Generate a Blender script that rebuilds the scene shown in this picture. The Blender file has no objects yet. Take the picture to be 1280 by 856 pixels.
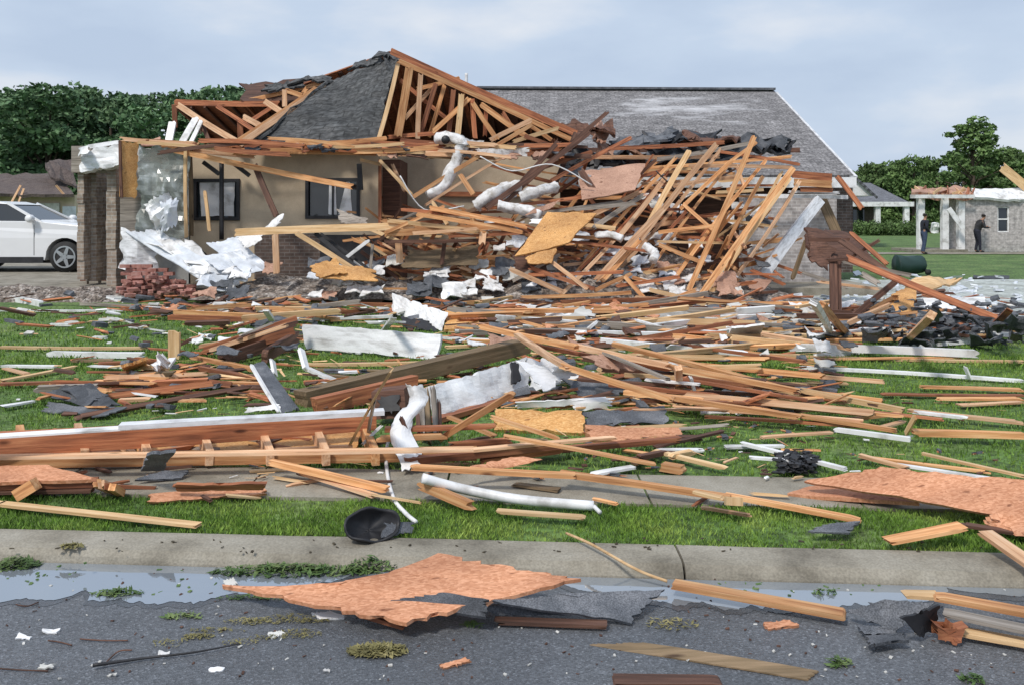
import bpy, bmesh, math, random
import numpy as np
from mathutils import Vector, Matrix, noise
random.seed(7); np.random.seed(7)
S = bpy.context.scene
COL = S.collection
F = 1100.0; HZ = 270.0; EYE = 1.65            # focal length in photo pixels, horizon row, eye height
# ---------------------------------------------------------------- camera, sky, sun
cd = bpy.data.cameras.new('camera'); cam = bpy.data.objects.new('camera', cd); COL.objects.link(cam)
cam.location = (0, 0, EYE); cam.rotation_euler = (math.radians(90), 0, 0)
cd.sensor_width = 36; cd.lens = 36 * F / 1280; cd.shift_y = -(428 - HZ) / 1280
cd.clip_start = 0.1; cd.clip_end = 2000
S.camera = cam
S.view_settings.view_transform = 'Standard'; S.view_settings.look = 'None'
S.view_settings.exposure = 0.36; S.view_settings.gamma = 1; S.view_settings.use_curve_mapping = False
SUN_EL, SUN_AZ = math.radians(52), math.radians(215)
w = bpy.data.worlds.new("World"); S.world = w; w.use_nodes = True
nt = w.node_tree; bg = nt.nodes['Background']; bg.inputs['Strength'].default_value = 0.088
sky = nt.nodes.new('ShaderNodeTexSky'); sky.sky_type = 'NISHITA'; sky.sun_disc = False
sky.sun_elevation = SUN_EL; sky.sun_rotation = SUN_AZ; sky.air_density = 1.6; sky.dust_density = 2.0
tc = nt.nodes.new('ShaderNodeTexCoord'); mp = nt.nodes.new('ShaderNodeMapping')
mp.inputs['Scale'].default_value = (1.1, 1.1, 3.0); mp.inputs['Location'].default_value = (0.35, 0.2, 0.1)
nz = nt.nodes.new('ShaderNodeTexNoise'); nz.inputs['Scale'].default_value = 3.2; nz.inputs['Detail'].default_value = 6
nz.inputs['Roughness'].default_value = 0.5
rp = nt.nodes.new('ShaderNodeValToRGB')
rp.color_ramp.elements[0].position = 0.38; rp.color_ramp.elements[0].color = (4.5, 5.45, 7.0, 1)
rp.color_ramp.elements[1].position = 0.68; rp.color_ramp.elements[1].color = (6.9, 7.3, 8.0, 1)
e = rp.color_ramp.elements.new(0.52); e.color = (5.1, 6.05, 7.5, 1)
mx = nt.nodes.new('ShaderNodeMix'); mx.data_type = 'RGBA'; mx.inputs[0].default_value = 0.93
nt.links.new(tc.outputs['Generated'], mp.inputs['Vector']); nt.links.new(mp.outputs[0], nz.inputs['Vector'])
nt.links.new(nz.outputs['Fac'], rp.inputs['Fac']); nt.links.new(sky.outputs[0], mx.inputs[6])
nt.links.new(rp.outputs[0], mx.inputs[7]); nt.links.new(mx.outputs[2], bg.inputs['Color'])
sd = bpy.data.lights.new('sun', 'SUN'); so = bpy.data.objects.new('sun', sd); COL.objects.link(so)
sd.energy = 2.1; sd.angle = math.radians(9); sd.color = (1.0, 0.94, 0.86)
dv = Vector((math.sin(SUN_AZ) * math.cos(SUN_EL), math.cos(SUN_AZ) * math.cos(SUN_EL), math.sin(SUN_EL)))
so.rotation_euler = dv.to_track_quat('Z', 'Y').to_euler()

# ---------------------------------------------------------------- materials
M = {}
def nodes(name):
    m = bpy.data.materials.new(name); m.use_nodes = True
    t = m.node_tree; return m, t, t.nodes['Principled BSDF']
def N(t, k, **kw):
    n = t.nodes.new(k)
    for a, b in kw.items():
        if a in n.inputs: n.inputs[a].default_value = b
        else: setattr(n, a, b)
    return n
def ramp(t, src, stops):
    r = t.nodes.new('ShaderNodeValToRGB'); el = r.color_ramp.elements
    el[0].position, el[0].color = stops[0][0], (*stops[0][1], 1)
    el[1].position, el[1].color = stops[-1][0], (*stops[-1][1], 1)
    for p, c in stops[1:-1]: q = el.new(p); q.color = (*c, 1)
    t.links.new(src, r.inputs[0]); return r
def mapping(t, scale, coord='Object'):
    a = t.nodes.new('ShaderNodeTexCoord'); b = t.nodes.new('ShaderNodeMapping')
    b.inputs['Scale'].default_value = scale
    if coord == 'Object':        # shift every object's pattern so that copies differ
        oi = t.nodes.new('ShaderNodeObjectInfo'); mu = t.nodes.new('ShaderNodeMath'); mu.operation = 'MULTIPLY'
        mu.inputs[1].default_value = 37.0
        t.links.new(oi.outputs['Random'], mu.inputs[0]); t.links.new(mu.outputs[0], b.inputs['Location'])
    t.links.new(a.outputs[coord], b.inputs['Vector']); return b.outputs[0]
def mixc(t, fac, a, b, mode='MIX'):
    x = t.nodes.new('ShaderNodeMix'); x.data_type = 'RGBA'; x.blend_type = mode
    if isinstance(fac, float): x.inputs[0].default_value = fac
    else: t.links.new(fac, x.inputs[0])
    for i, v in ((6, a), (7, b)):
        if isinstance(v, tuple): x.inputs[i].default_value = (*v, 1)
        else: t.links.new(v, x.inputs[i])
    return x.outputs[2]
def vary(t, col, amt, hue=0.0):
    oi = t.nodes.new('ShaderNodeObjectInfo'); mr = t.nodes.new('ShaderNodeMapRange')
    mr.inputs[3].default_value = 1 - amt; mr.inputs[4].default_value = 1 + amt
    hs = t.nodes.new('ShaderNodeHueSaturation')
    t.links.new(oi.outputs['Random'], mr.inputs[0]); t.links.new(mr.outputs[0], hs.inputs['Value'])
    t.links.new(col, hs.inputs['Color']); return hs.outputs[0]
def bump(t, p, src, strength, dist=0.01):
    b = t.nodes.new('ShaderNodeBump'); b.inputs['Strength'].default_value = strength; b.inputs['Distance'].default_value = dist
    t.links.new(src, b.inputs['Height']); t.links.new(b.outputs[0], p.inputs['Normal'])
def grain(key, dark, mid, light, rough=0.75, amt=0.22, dirt=0.35):
    m, t, p = nodes('wood_' + key)
    v = mapping(t, (1.2, 22, 22)); n = N(t, 'ShaderNodeTexNoise', Scale=1.6, Detail=5.0, Roughness=0.6); t.links.new(v, n.inputs['Vector'])
    c = ramp(t, n.outputs[0], [(0.28, dark), (0.5, mid), (0.72, light)])
    v2 = mapping(t, (1.5, 4, 4)); n2 = N(t, 'ShaderNodeTexNoise', Scale=1.3, Detail=3.0); t.links.new(v2, n2.inputs['Vector'])
    r2 = ramp(t, n2.outputs[0], [(0.45, (0, 0, 0)), (0.75, (dirt, dirt, dirt))])
    o = mixc(t, r2.outputs[0], c.outputs[0], tuple(x * 0.35 for x in dark))
    v3 = mapping(t, (2.3, 7, 7)); kn = N(t, 'ShaderNodeTexVoronoi', Scale=1.0); t.links.new(v3, kn.inputs['Vector'])
    r3 = ramp(t, kn.outputs['Distance'], [(0.05, (.28, .22, .18)), (0.13, (1, 1, 1))]); o = mixc(t, 1.0, o, r3.outputs[0], 'MULTIPLY')
    t.links.new(vary(t, o, amt), p.inputs['Base Color']); p.inputs['Roughness'].default_value = rough
    bump(t, p, n.outputs[0], 0.5); M[key] = m
def blotch(key, a, b, c=None, scale=3.0, rough=0.8, amt=0.1, bstr=0.3, stretch=(1, 1, 1), coord='Object', metallic=0.0, detail=6.0, fine=None):
    m, t, p = nodes(key)
    v = mapping(t, stretch, coord); n = N(t, 'ShaderNodeTexNoise', Scale=scale, Detail=detail, Roughness=0.62); t.links.new(v, n.inputs['Vector'])
    st = [(0.32, a), (0.68, b)] if c is None else [(0.3, a), (0.5, b), (0.7, c)]
    o = ramp(t, n.outputs[0], st).outputs[0]; h = n.outputs[0]
    if fine:
        n2 = N(t, 'ShaderNodeTexNoise', Scale=fine[0], Detail=2.0); t.links.new(v, n2.inputs['Vector'])
        r2 = ramp(t, n2.outputs[0], [(0.35, (1 - fine[1],) * 3), (0.65, (1 + fine[1],) * 3)])
        o = mixc(t, 1.0, o, r2.outputs[0], 'MULTIPLY'); h = n2.outputs[0]
    t.links.new(vary(t, o, amt), p.inputs['Base Color']); p.inputs['Roughness'].default_value = rough
    p.inputs['Metallic'].default_value = metallic
    if bstr: bump(t, p, h, bstr)
    M[key] = m; return m, t, p
grain('o', (0.30, 0.105, 0.035), (0.66, 0.325, 0.135), (0.82, 0.52, 0.27), amt=.28)
grain('y', (0.46, 0.27, 0.11), (0.70, 0.46, 0.24), (0.80, 0.60, 0.36))
grain('p', (0.42, 0.20, 0.10), (0.70, 0.42, 0.24), (0.84, 0.60, 0.40))
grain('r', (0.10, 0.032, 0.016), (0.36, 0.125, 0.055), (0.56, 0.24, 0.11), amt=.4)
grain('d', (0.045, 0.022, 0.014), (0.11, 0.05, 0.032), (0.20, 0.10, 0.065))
grain('g', (0.13, 0.11, 0.09), (0.30, 0.26, 0.22), (0.45, 0.40, 0.35))
grain('t', (0.10, 0.07, 0.035), (0.19, 0.13, 0.07), (0.29, 0.20, 0.12))     # earthy brown
blotch('w', (0.38, 0.37, 0.35), (0.80, 0.80, 0.80), (0.90, 0.90, 0.91), scale=3.2, rough=0.45, amt=0.08, bstr=0.15)
blotch('fasc', (0.36, 0.35, 0.35), (0.66, 0.67, 0.69), (0.80, 0.81, 0.84), scale=4.5, rough=0.6, amt=0.04, stretch=(1, 1, 4), bstr=0.25)
blotch('metal', (0.45, 0.47, 0.50), (0.62, 0.66, 0.72), (0.8, 0.83, 0.88), scale=3, rough=0.4, amt=0.05, bstr=0.1)
def osb(key, a, b, c):
    m, t, p = nodes('osb_' + key)
    v = mapping(t, (1, 2.2, 1)); n0 = N(t, 'ShaderNodeTexNoise', Scale=8.0, Detail=2.0); t.links.new(v, n0.inputs['Vector'])
    vv = t.nodes.new('ShaderNodeVectorMath'); vv.operation = 'MULTIPLY_ADD'; vv.inputs[1].default_value = (0.05,) * 3
    t.links.new(n0.outputs['Color'], vv.inputs[0]); t.links.new(v, vv.inputs[2])
    vo = N(t, 'ShaderNodeTexVoronoi', Scale=62.0); t.links.new(vv.outputs[0], vo.inputs['Vector'])
    sp = t.nodes.new('ShaderNodeSeparateColor'); t.links.new(vo.outputs['Color'], sp.inputs[0])
    r = ramp(t, sp.outputs[0], [(0.0, a), (0.5, b), (1.0, c)])
    n = N(t, 'ShaderNodeTexNoise', Scale=1.8, Detail=4.0); t.links.new(v, n.inputs['Vector'])
    r2 = ramp(t, n.outputs[0], [(0.35, (0.72, 0.68, 0.66)), (0.65, (1.08, 1.08, 1.08))])
    o = mixc(t, 1.0, r.outputs[0], r2.outputs[0], 'MULTIPLY')
    n4 = N(t, 'ShaderNodeTexNoise', Scale=11.0, Detail=1.0); t.links.new(v, n4.inputs['Vector'])
    r4 = ramp(t, n4.outputs[0], [(0.25, (.5, .42, .36)), (0.31, (1, 1, 1))]); o = mixc(t, 1.0, o, r4.outputs[0], 'MULTIPLY')
    t.links.new(vary(t, o, 0.1), p.inputs['Base Color']); p.inputs['Roughness'].default_value = 0.7
    bump(t, p, sp.outputs[0], 0.25, 0.004); M[key] = m
osb('osb', (0.48, 0.205, 0.10), (0.60, 0.28, 0.15), (0.72, 0.37, 0.215))
osb('osby', (0.50, 0.24, 0.07), (0.64, 0.33, 0.11), (0.76, 0.46, 0.19))
osb('ply', (0.38, 0.21, 0.14), (0.46, 0.27, 0.19), (0.54, 0.33, 0.24))
blotch('felt', (0.04, 0.044, 0.052), (0.085, 0.092, 0.105), (0.16, 0.165, 0.18), scale=5, rough=0.8, amt=0.3, fine=(160, 0.35))
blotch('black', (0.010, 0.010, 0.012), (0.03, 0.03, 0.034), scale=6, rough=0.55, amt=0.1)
blotch('drywall', (0.42, 0.41, 0.38), (0.66, 0.65, 0.62), scale=5, rough=0.9, amt=0.08)
blotch('insul', (0.34, 0.31, 0.27), (0.66, 0.65, 0.64), (0.82, 0.82, 0.83), scale=9, rough=0.95, amt=0.05, bstr=0.8)
blotch('yfoam', (0.50, 0.38, 0.12), (0.75, 0.62, 0.30), scale=9, rough=0.95, amt=0.05, bstr=0.8)
blotch('stucco', (0.44, 0.35, 0.25), (0.62, 0.51, 0.37), scale=1.6, rough=0.9, amt=0.0, bstr=0.2, fine=(60, 0.06))
blotch('conc', (0.13, 0.115, 0.088), (0.265, 0.24, 0.192), (0.34, 0.315, 0.262), scale=2.6, rough=0.85, amt=0.03, bstr=0.3, fine=(90, 0.14))
blotch('slab', (0.27, 0.28, 0.25), (0.40, 0.43, 0.40), (0.52, 0.56, 0.54), scale=1.4, rough=0.7, amt=0.02, bstr=0.3, fine=(9, 0.3))
blotch('rubble', (0.07, 0.055, 0.045), (0.20, 0.165, 0.14), (0.46, 0.43, 0.40), scale=7, rough=0.95, amt=0.0, bstr=1.0, fine=(22, 0.55))
blotch('leaf_far', (0.055, 0.11, 0.05), (0.095, 0.175, 0.075), (0.145, 0.235, 0.105), scale=0.35, rough=0.8, amt=0.2, bstr=0, fine=(3, 0.35))
blotch('leaf_mid', (0.055, 0.10, 0.03), (0.10, 0.17, 0.05), (0.16, 0.25, 0.08), scale=0.4, rough=0.8, amt=0.2, bstr=0, fine=(3, 0.35))
blotch('bark', (0.05, 0.035, 0.025), (0.12, 0.09, 0.065), scale=6, rough=0.9, stretch=(1, 1, 0.2))
blotch('weed', (0.03, 0.06, 0.015), (0.07, 0.13, 0.03), (0.17, 0.22, 0.08), scale=9, rough=0.7, amt=0.2, bstr=0)
blotch('straw', (0.09, 0.08, 0.03), (0.20, 0.18, 0.07), (0.32, 0.28, 0.13), scale=14, rough=0.9, amt=0.1, bstr=0)
blotch('blade', (0.055, 0.115, 0.014), (0.145, 0.26, 0.035), (0.32, 0.42, 0.09), scale=1.8, rough=0.6, amt=0.0, bstr=0, fine=(40, 0.5))
blotch('lawn', (0.05, 0.085, 0.022), (0.085, 0.155, 0.035), (0.15, 0.20, 0.065), scale=0.9, rough=0.95, amt=0.0, bstr=0.6, fine=(18, 0.5))
blotch('soil', (0.035, 0.028, 0.018), (0.085, 0.068, 0.042), scale=6, rough=0.95, amt=0, bstr=0.8)
blotch('carpaint', (0.74, 0.75, 0.76), (0.80, 0.81, 0.82), scale=1, rough=0.22, amt=0, bstr=0)
blotch('tyre', (0.012, 0.012, 0.012), (0.03, 0.03, 0.03), scale=9, rough=0.8, amt=0)
blotch('chrome', (0.45, 0.46, 0.47), (0.6, 0.61, 0.62), scale=3, rough=0.3, metallic=0.9, amt=0)
blotch('bin', (0.012, 0.035, 0.03), (0.02, 0.055, 0.045), scale=2, rough=0.5, amt=0)
blotch('roofbrown', (0.075, 0.055, 0.05), (0.12, 0.095, 0.085), scale=3, rough=0.9, amt=0.05, fine=(20, 0.4))
blotch('navy', (0.01, 0.012, 0.02), (0.025, 0.028, 0.045), scale=12, rough=0.9, amt=0)
blotch('denim', (0.03, 0.045, 0.085), (0.06, 0.085, 0.15), scale=12, rough=0.9, amt=0)
blotch('skin', (0.30, 0.16, 0.10), (0.40, 0.22, 0.15), scale=12, rough=0.6, amt=0)
blotch('hair', (0.01, 0.008, 0.006), (0.025, 0.018, 0.012), scale=30, rough=0.7, amt=0)
m, t, p = nodes('glass_dark'); p.inputs['Base Color'].default_value = (0.02, 0.025, 0.03, 1); p.inputs['Roughness'].default_value = 0.06; p.inputs['IOR'].default_value = 1.7; M['glass'] = m
m, t, p = nodes('milky_pane'); p.inputs['Base Color'].default_value = (0.33, 0.37, 0.42, 1); p.inputs['Roughness'].default_value = 0.15; p.inputs['IOR'].default_value = 1.6; M['pane'] = m
# translucent plastic film
m, t, p = nodes('plastic_film')
v = mapping(t, (1, 1, 1)); n = N(t, 'ShaderNodeTexNoise', Scale=2.6, Detail=5.0, Distortion=1.2); t.links.new(v, n.inputs['Vector'])
r = ramp(t, n.outputs[0], [(0.35, (0.17, 0.19, 0.17)), (0.6, (0.33, 0.36, 0.34)), (0.72, (0.62, 0.66, 0.68))]); t.links.new(r.outputs[0], p.inputs['Base Color'])
r = ramp(t, n.outputs[0], [(0.36, (0.5,) * 3), (0.66, (0.92,) * 3)]); t.links.new(r.outputs[0], p.inputs['Alpha']); p.inputs['Roughness'].default_value = 0.2
M['film'] = m
# brick
blotch('siding', (0.42, 0.41, 0.40), (0.76, 0.77, 0.78), (0.86, 0.87, 0.88), scale=2.2, rough=0.5, amt=0.03, stretch=(1, 1, 5), bstr=0.15, fine=(40, .06))
blotch('wetroad', (0.05, 0.055, 0.062), (0.085, 0.09, 0.10), scale=6, rough=0.16, amt=0, bstr=.2, fine=(130, .3))
def brick(key, c1, c2, mortar, sc=1.0):
    m, t, p = nodes('brick_' + key)
    a = t.nodes.new('ShaderNodeTexCoord'); s = t.nodes.new('ShaderNodeSeparateXYZ'); t.links.new(a.outputs['Object'], s.inputs[0])
    ad = t.nodes.new('ShaderNodeMath'); t.links.new(s.outputs[0], ad.inputs[0]); t.links.new(s.outputs[1], ad.inputs[1])
    cb = t.nodes.new('ShaderNodeCombineXYZ'); t.links.new(ad.outputs[0], cb.inputs[0]); t.links.new(s.outputs[2], cb.inputs[1])
    b = t.nodes.new('ShaderNodeTexBrick'); b.inputs['Color1'].default_value = (*c1, 1); b.inputs['Color2'].default_value = (*c2, 1); b.inputs['Mortar'].default_value = (*mortar, 1)
    b.inputs['Scale'].default_value = sc; b.inputs['Brick Width'].default_value = 0.21; b.inputs['Row Height'].default_value = 0.075; b.inputs['Mortar Size'].default_value = 0.009
    t.links.new(cb.outputs[0], b.inputs['Vector'])
    n = N(t, 'ShaderNodeTexNoise', Scale=7.0, Detail=4.0); t.links.new(a.outputs['Object'], n.inputs['Vector'])
    r = ramp(t, n.outputs[0], [(0.3, (0.6,) * 3), (0.7, (1.25,) * 3)])
    t.links.new(mixc(t, 1.0, b.outputs['Color'], r.outputs[0], 'MULTIPLY'), p.inputs['Base Color']); p.inputs['Roughness'].default_value = 0.9
    bump(t, p, b.outputs['Fac'], -0.6); M[key] = m
brick('brk', (0.30, 0.225, 0.175), (0.42, 0.34, 0.275), (0.42, 0.39, 0.35))
brick('brkg', (0.38, 0.35, 0.34), (0.50, 0.46, 0.44), (0.55, 0.53, 0.52))
brick('brkr', (0.36, 0.15, 0.115), (0.48, 0.23, 0.18), (0.50, 0.40, 0.36))
brick('brkd', (0.085, 0.058, 0.048), (0.125, 0.09, 0.075), (0.16, 0.14, 0.13))
# roofing shingles: courses and tabs with speckle
def shingles(key, a, b, c, rows=0.14, pale_patch=None):
    m, t, p = nodes('shingles_' + key)
    tc = t.nodes.new('ShaderNodeTexCoord')
    br = t.nodes.new('ShaderNodeTexBrick'); br.inputs['Color1'].default_value = (0.75,) * 3 + (1,); br.inputs['Color2'].default_value = (1.2,) * 3 + (1,); br.inputs['Mortar'].default_value = (0.5,) * 3 + (1,)
    br.inputs['Scale'].default_value = 1; br.inputs['Brick Width'].default_value = 0.3; br.inputs['Row Height'].default_value = rows; br.inputs['Mortar Size'].default_value = 0.008
    t.links.new(tc.outputs['UV'], br.inputs['Vector'])
    n = N(t, 'ShaderNodeTexNoise', Scale=2.2, Detail=8.0, Roughness=0.75); t.links.new(tc.outputs['UV'], n.inputs['Vector'])
    r = ramp(t, n.outputs[0], [(0.3, a), (0.5, b), (0.72, c)])
    o = mixc(t, 1.0, r.outputs[0], br.outputs['Color'], 'MULTIPLY')
    n3 = N(t, 'ShaderNodeTexNoise', Scale=14.0, Detail=3.0); t.links.new(tc.outputs['UV'], n3.inputs['Vector'])
    r3 = ramp(t, n3.outputs[0], [(0.36, (0.62,) * 3), (0.66, (1.5,) * 3)]); o = mixc(t, 1.0, o, r3.outputs[0], 'MULTIPLY')
    if pale_patch:
        mm = t.nodes.new('ShaderNodeMapping'); mm.inputs['Scale'].default_value = (0.5, 1.4, 1); mm.inputs['Location'].default_value = pale_patch; t.links.new(tc.outputs['UV'], mm.inputs['Vector'])
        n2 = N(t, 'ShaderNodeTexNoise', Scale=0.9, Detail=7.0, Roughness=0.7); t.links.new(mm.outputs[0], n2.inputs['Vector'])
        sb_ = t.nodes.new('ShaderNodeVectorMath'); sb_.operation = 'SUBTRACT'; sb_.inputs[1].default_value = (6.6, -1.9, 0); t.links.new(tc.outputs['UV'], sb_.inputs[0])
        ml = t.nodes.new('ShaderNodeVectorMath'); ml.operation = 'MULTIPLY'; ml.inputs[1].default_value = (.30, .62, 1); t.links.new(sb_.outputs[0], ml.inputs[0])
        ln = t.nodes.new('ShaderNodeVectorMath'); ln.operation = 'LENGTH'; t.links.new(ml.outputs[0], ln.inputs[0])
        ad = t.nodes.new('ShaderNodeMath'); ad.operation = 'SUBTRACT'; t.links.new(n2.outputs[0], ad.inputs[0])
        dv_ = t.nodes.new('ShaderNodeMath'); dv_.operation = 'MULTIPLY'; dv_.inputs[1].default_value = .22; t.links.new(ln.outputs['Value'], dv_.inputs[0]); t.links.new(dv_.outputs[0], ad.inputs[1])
        r2 = ramp(t, ad.outputs[0], [(0.36, (0, 0, 0)), (0.56, (.75, .75, .75))]); o = mixc(t, r2.outputs[0], o, (0.62, 0.62, 0.64))  # pale oval patch with a noisy edge, mixed over the shingles
    t.links.new(o, p.inputs['Base Color']); p.inputs['Roughness'].default_value = 0.9; bump(t, p, br.outputs['Color'], 0.4); M[key] = m
shingles('shd', (0.028, 0.03, 0.032), (0.07, 0.073, 0.075), (0.13, 0.13, 0.13))
shingles('shg', (0.12, 0.115, 0.118), (0.195, 0.188, 0.19), (0.28, 0.27, 0.272), pale_patch=(0.3, 0.9, 0))
shingles('shb', (0.10, 0.105, 0.12), (0.15, 0.155, 0.175), (0.20, 0.205, 0.22))
# asphalt
m, t, p = nodes('asphalt')
v = mapping(t, (1, 1, 1), 'Object'); n = N(t, 'ShaderNodeTexNoise', Scale=0.9, Detail=5.0); t.links.new(v, n.inputs['Vector'])
c = ramp(t, n.outputs[0], [(0.3, (0.088, 0.096, 0.108)), (0.7, (0.142, 0.152, 0.168))])
vo = N(t, 'ShaderNodeTexVoronoi', Scale=130.0); t.links.new(v, vo.inputs['Vector']); sp = t.nodes.new('ShaderNodeSeparateColor'); t.links.new(vo.outputs['Color'], sp.inputs[0])
r = ramp(t, sp.outputs[0], [(0.0, (0.6,) * 3), (0.55, (0.9,) * 3), (0.9, (1.12,) * 3), (1.0, (1.7,) * 3)])
t.links.new(mixc(t, 1.0, c.outputs[0], r.outputs[0], 'MULTIPLY'), p.inputs['Base Color'])
n2 = N(t, 'ShaderNodeTexNoise', Scale=1.7, Detail=4.0); t.links.new(v, n2.inputs['Vector'])
r = ramp(t, n2.outputs[0], [(0.38, (0.28,) * 3), (0.6, (0.68,) * 3)]); t.links.new(r.outputs[0], p.inputs['Roughness'])
bump(t, p, vo.outputs['Distance'], 0.6, 0.006); M['asphalt'] = m
m, t, p = nodes('puddle_water'); p.inputs['Base Color'].default_value = (0.38, 0.42, 0.465, 1); p.inputs['Metallic'].default_value = 0.55; p.inputs['Roughness'].default_value = 0.03; p.inputs['IOR'].default_value = 1.6
n = N(t, 'ShaderNodeTexNoise', Scale=7.0, Detail=2.0); bump(t, p, n.outputs[0], 0.05, 0.01); M['water'] = m

# ---------------------------------------------------------------- helpers
ROADZ = -0.06
def W(px, py, Y):
    if py > 335: Y = min(Y, (EYE - ROADZ * 0) * F / (py - HZ) * .995) if py < 690 else Y
    return Vector(((px - 640) / F * Y, Y, EYE - (py - HZ) / F * Y))
def G(px, py, z=0.0): return W(px, py, (EYE - z) * F / (py - HZ))
WM = {}
def tag(o, label=None, cat=None, group=None, kind=None):
    if label: o['label'] = label
    if cat: o['category'] = cat
    if group: o['group'] = group
    if kind: o['kind'] = kind
    return o
def empty(name, loc, label, cat, group=None):
    o = bpy.data.objects.new(name, None); COL.objects.link(o); o.location = loc; o.empty_display_size = 0.2
    WM[o.name] = Matrix.Translation(Vector(loc)); return tag(o, label, cat, group)
def put(o, mw=None, parent=None):
    COL.objects.link(o); mw = mw or Matrix()
    if parent:
        o.parent = parent; o.matrix_local = WM[parent.name].inverted() @ mw
    else: o.matrix_world = mw
    WM[o.name] = mw; return o
def mesh(name, verts, faces, m, parent=None, mw=None, smooth=False, uv=None, recenter=True):
    if recenter and mw is None:
        v = np.array([tuple(q) for q in verts]); c = (v.min(0) + v.max(0)) / 2
        c[2] = v[:, 2].min()
        verts = [tuple(q) for q in (v - c)]; mw = Matrix.Translation(Vector(c))
    me = bpy.data.meshes.new(name); me.from_pydata([tuple(q) for q in verts], [], faces); me.materials.append(M[m] if isinstance(m, str) else m)
    if uv:
        l = me.uv_layers.new(name='UVMap')
        for lp in me.loops: l.data[lp.index].uv = uv[lp.vertex_index]
    if smooth: me.polygons.foreach_set('use_smooth', [True] * len(me.polygons))
    me.update(); return put(bpy.data.objects.new(name, me), mw, parent)
def boxvf(a, b):
    x0, y0, z0 = a; x1, y1, z1 = b
    return [(x0, y0, z0), (x1, y0, z0), (x1, y1, z0), (x0, y1, z0), (x0, y0, z1), (x1, y0, z1), (x1, y1, z1), (x0, y1, z1)], \
        [(0, 3, 2, 1), (4, 5, 6, 7), (0, 1, 5, 4), (1, 2, 6, 5), (2, 3, 7, 6), (3, 0, 4, 7)]
class MB:
    def __init__(s): s.v = []; s.f = []
    def add(s, v, f):
        n = len(s.v); s.v += [tuple(q) for q in v]; s.f += [tuple(i + n for i in q) for q in f]; return s
    def box(s, a, b): return s.add(*boxvf(a, b))
    def xbox(s, mw, a, b):
        v, f = boxvf(a, b); return s.add([mw @ Vector(q) for q in v], f)
    def prism(s, pts, d):         # polygon in 3D extruded by vector d
        n = len(pts); d = Vector(d); p = [Vector(q) for q in pts]
        return s.add(p + [q + d for q in p], [tuple(range(n)), tuple(range(2 * n - 1, n - 1, -1))] + [(i + n, (i + 1) % n + n, (i + 1) % n, i) for i in range(n)])
    def build(s, name, m, parent=None, **k): return mesh(name, s.v, s.f, m, parent, **k)
def beam_matrix(p1, p2, twist=0):
    X = (p2 - p1).normalized(); V = Vector((0, 1, 0))
    if abs(X.y) > 0.93: V = Vector((1, 0, 0))
    Y = (V - V.dot(X) * X).normalized(); Z = X.cross(Y)
    if Z.z < 0: Y, Z = -Y, -Z
    m = Matrix((X, Y, Z)).transposed().to_4x4() @ Matrix.Rotation(twist, 4, 'X'); m.translation = (p1 + p2) / 2; return m
def board(p1, p2, h, t, m, name='board', parent=None, jag=0.0, bow=0.0, twist=0.0, cols=4):
    L = (p2 - p1).length; n = max(2, min(12, int(L / 0.35))); R = random.Random(int(L * 1e5) + int(p1.x * 1e4)); bow = bow * R.choice((-1, 1)) * min(1.0, (L / 2.2) ** 2)
    js = [[R.uniform(0, jag) * R.choice((0.2, 1)) for _ in range(cols + 1)] for _ in (0, 1)]
    v = []; f = []; tw = R.uniform(-0.05, 0.05) if bow else 0
    for i in range(n + 1):
        u = i / n; x0 = (u - 0.5) * L; by = bow * math.sin(u * math.pi) ; a = tw * (u - .5) * 2
        for s in (-1, 1):
            for j in range(cols + 1):
                x = x0
                if i == 0: x += js[0][j]
                if i == n: x -= js[1][j]
                zz = -h / 2 + h * j / cols; yy = s * t / 2
                v.append((x, yy * math.cos(a) - zz * math.sin(a), yy * math.sin(a) + zz * math.cos(a) + by))
    k = cols + 1; r = 2 * k
    for i in range(n):
        a, b = i * r, (i + 1) * r
        for j in range(cols):
            f.append((a + j, b + j, b + j + 1, a + j + 1)); f.append((a + k + j + 1, b + k + j + 1, b + k + j, a + k + j))
        f.append((a, a + k, b + k, b)); f.append((a + cols, b + cols, b + k + cols, a + k + cols))
    for j in range(cols):
        f.append((j, j + 1, k + j + 1, k + j)); e = n * r; f.append((e + j + 1, e + j, e + k + j, e + k + j + 1))
    return mesh(name, v, f, m, parent, mw=beam_matrix(p1, p2, twist))
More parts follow.
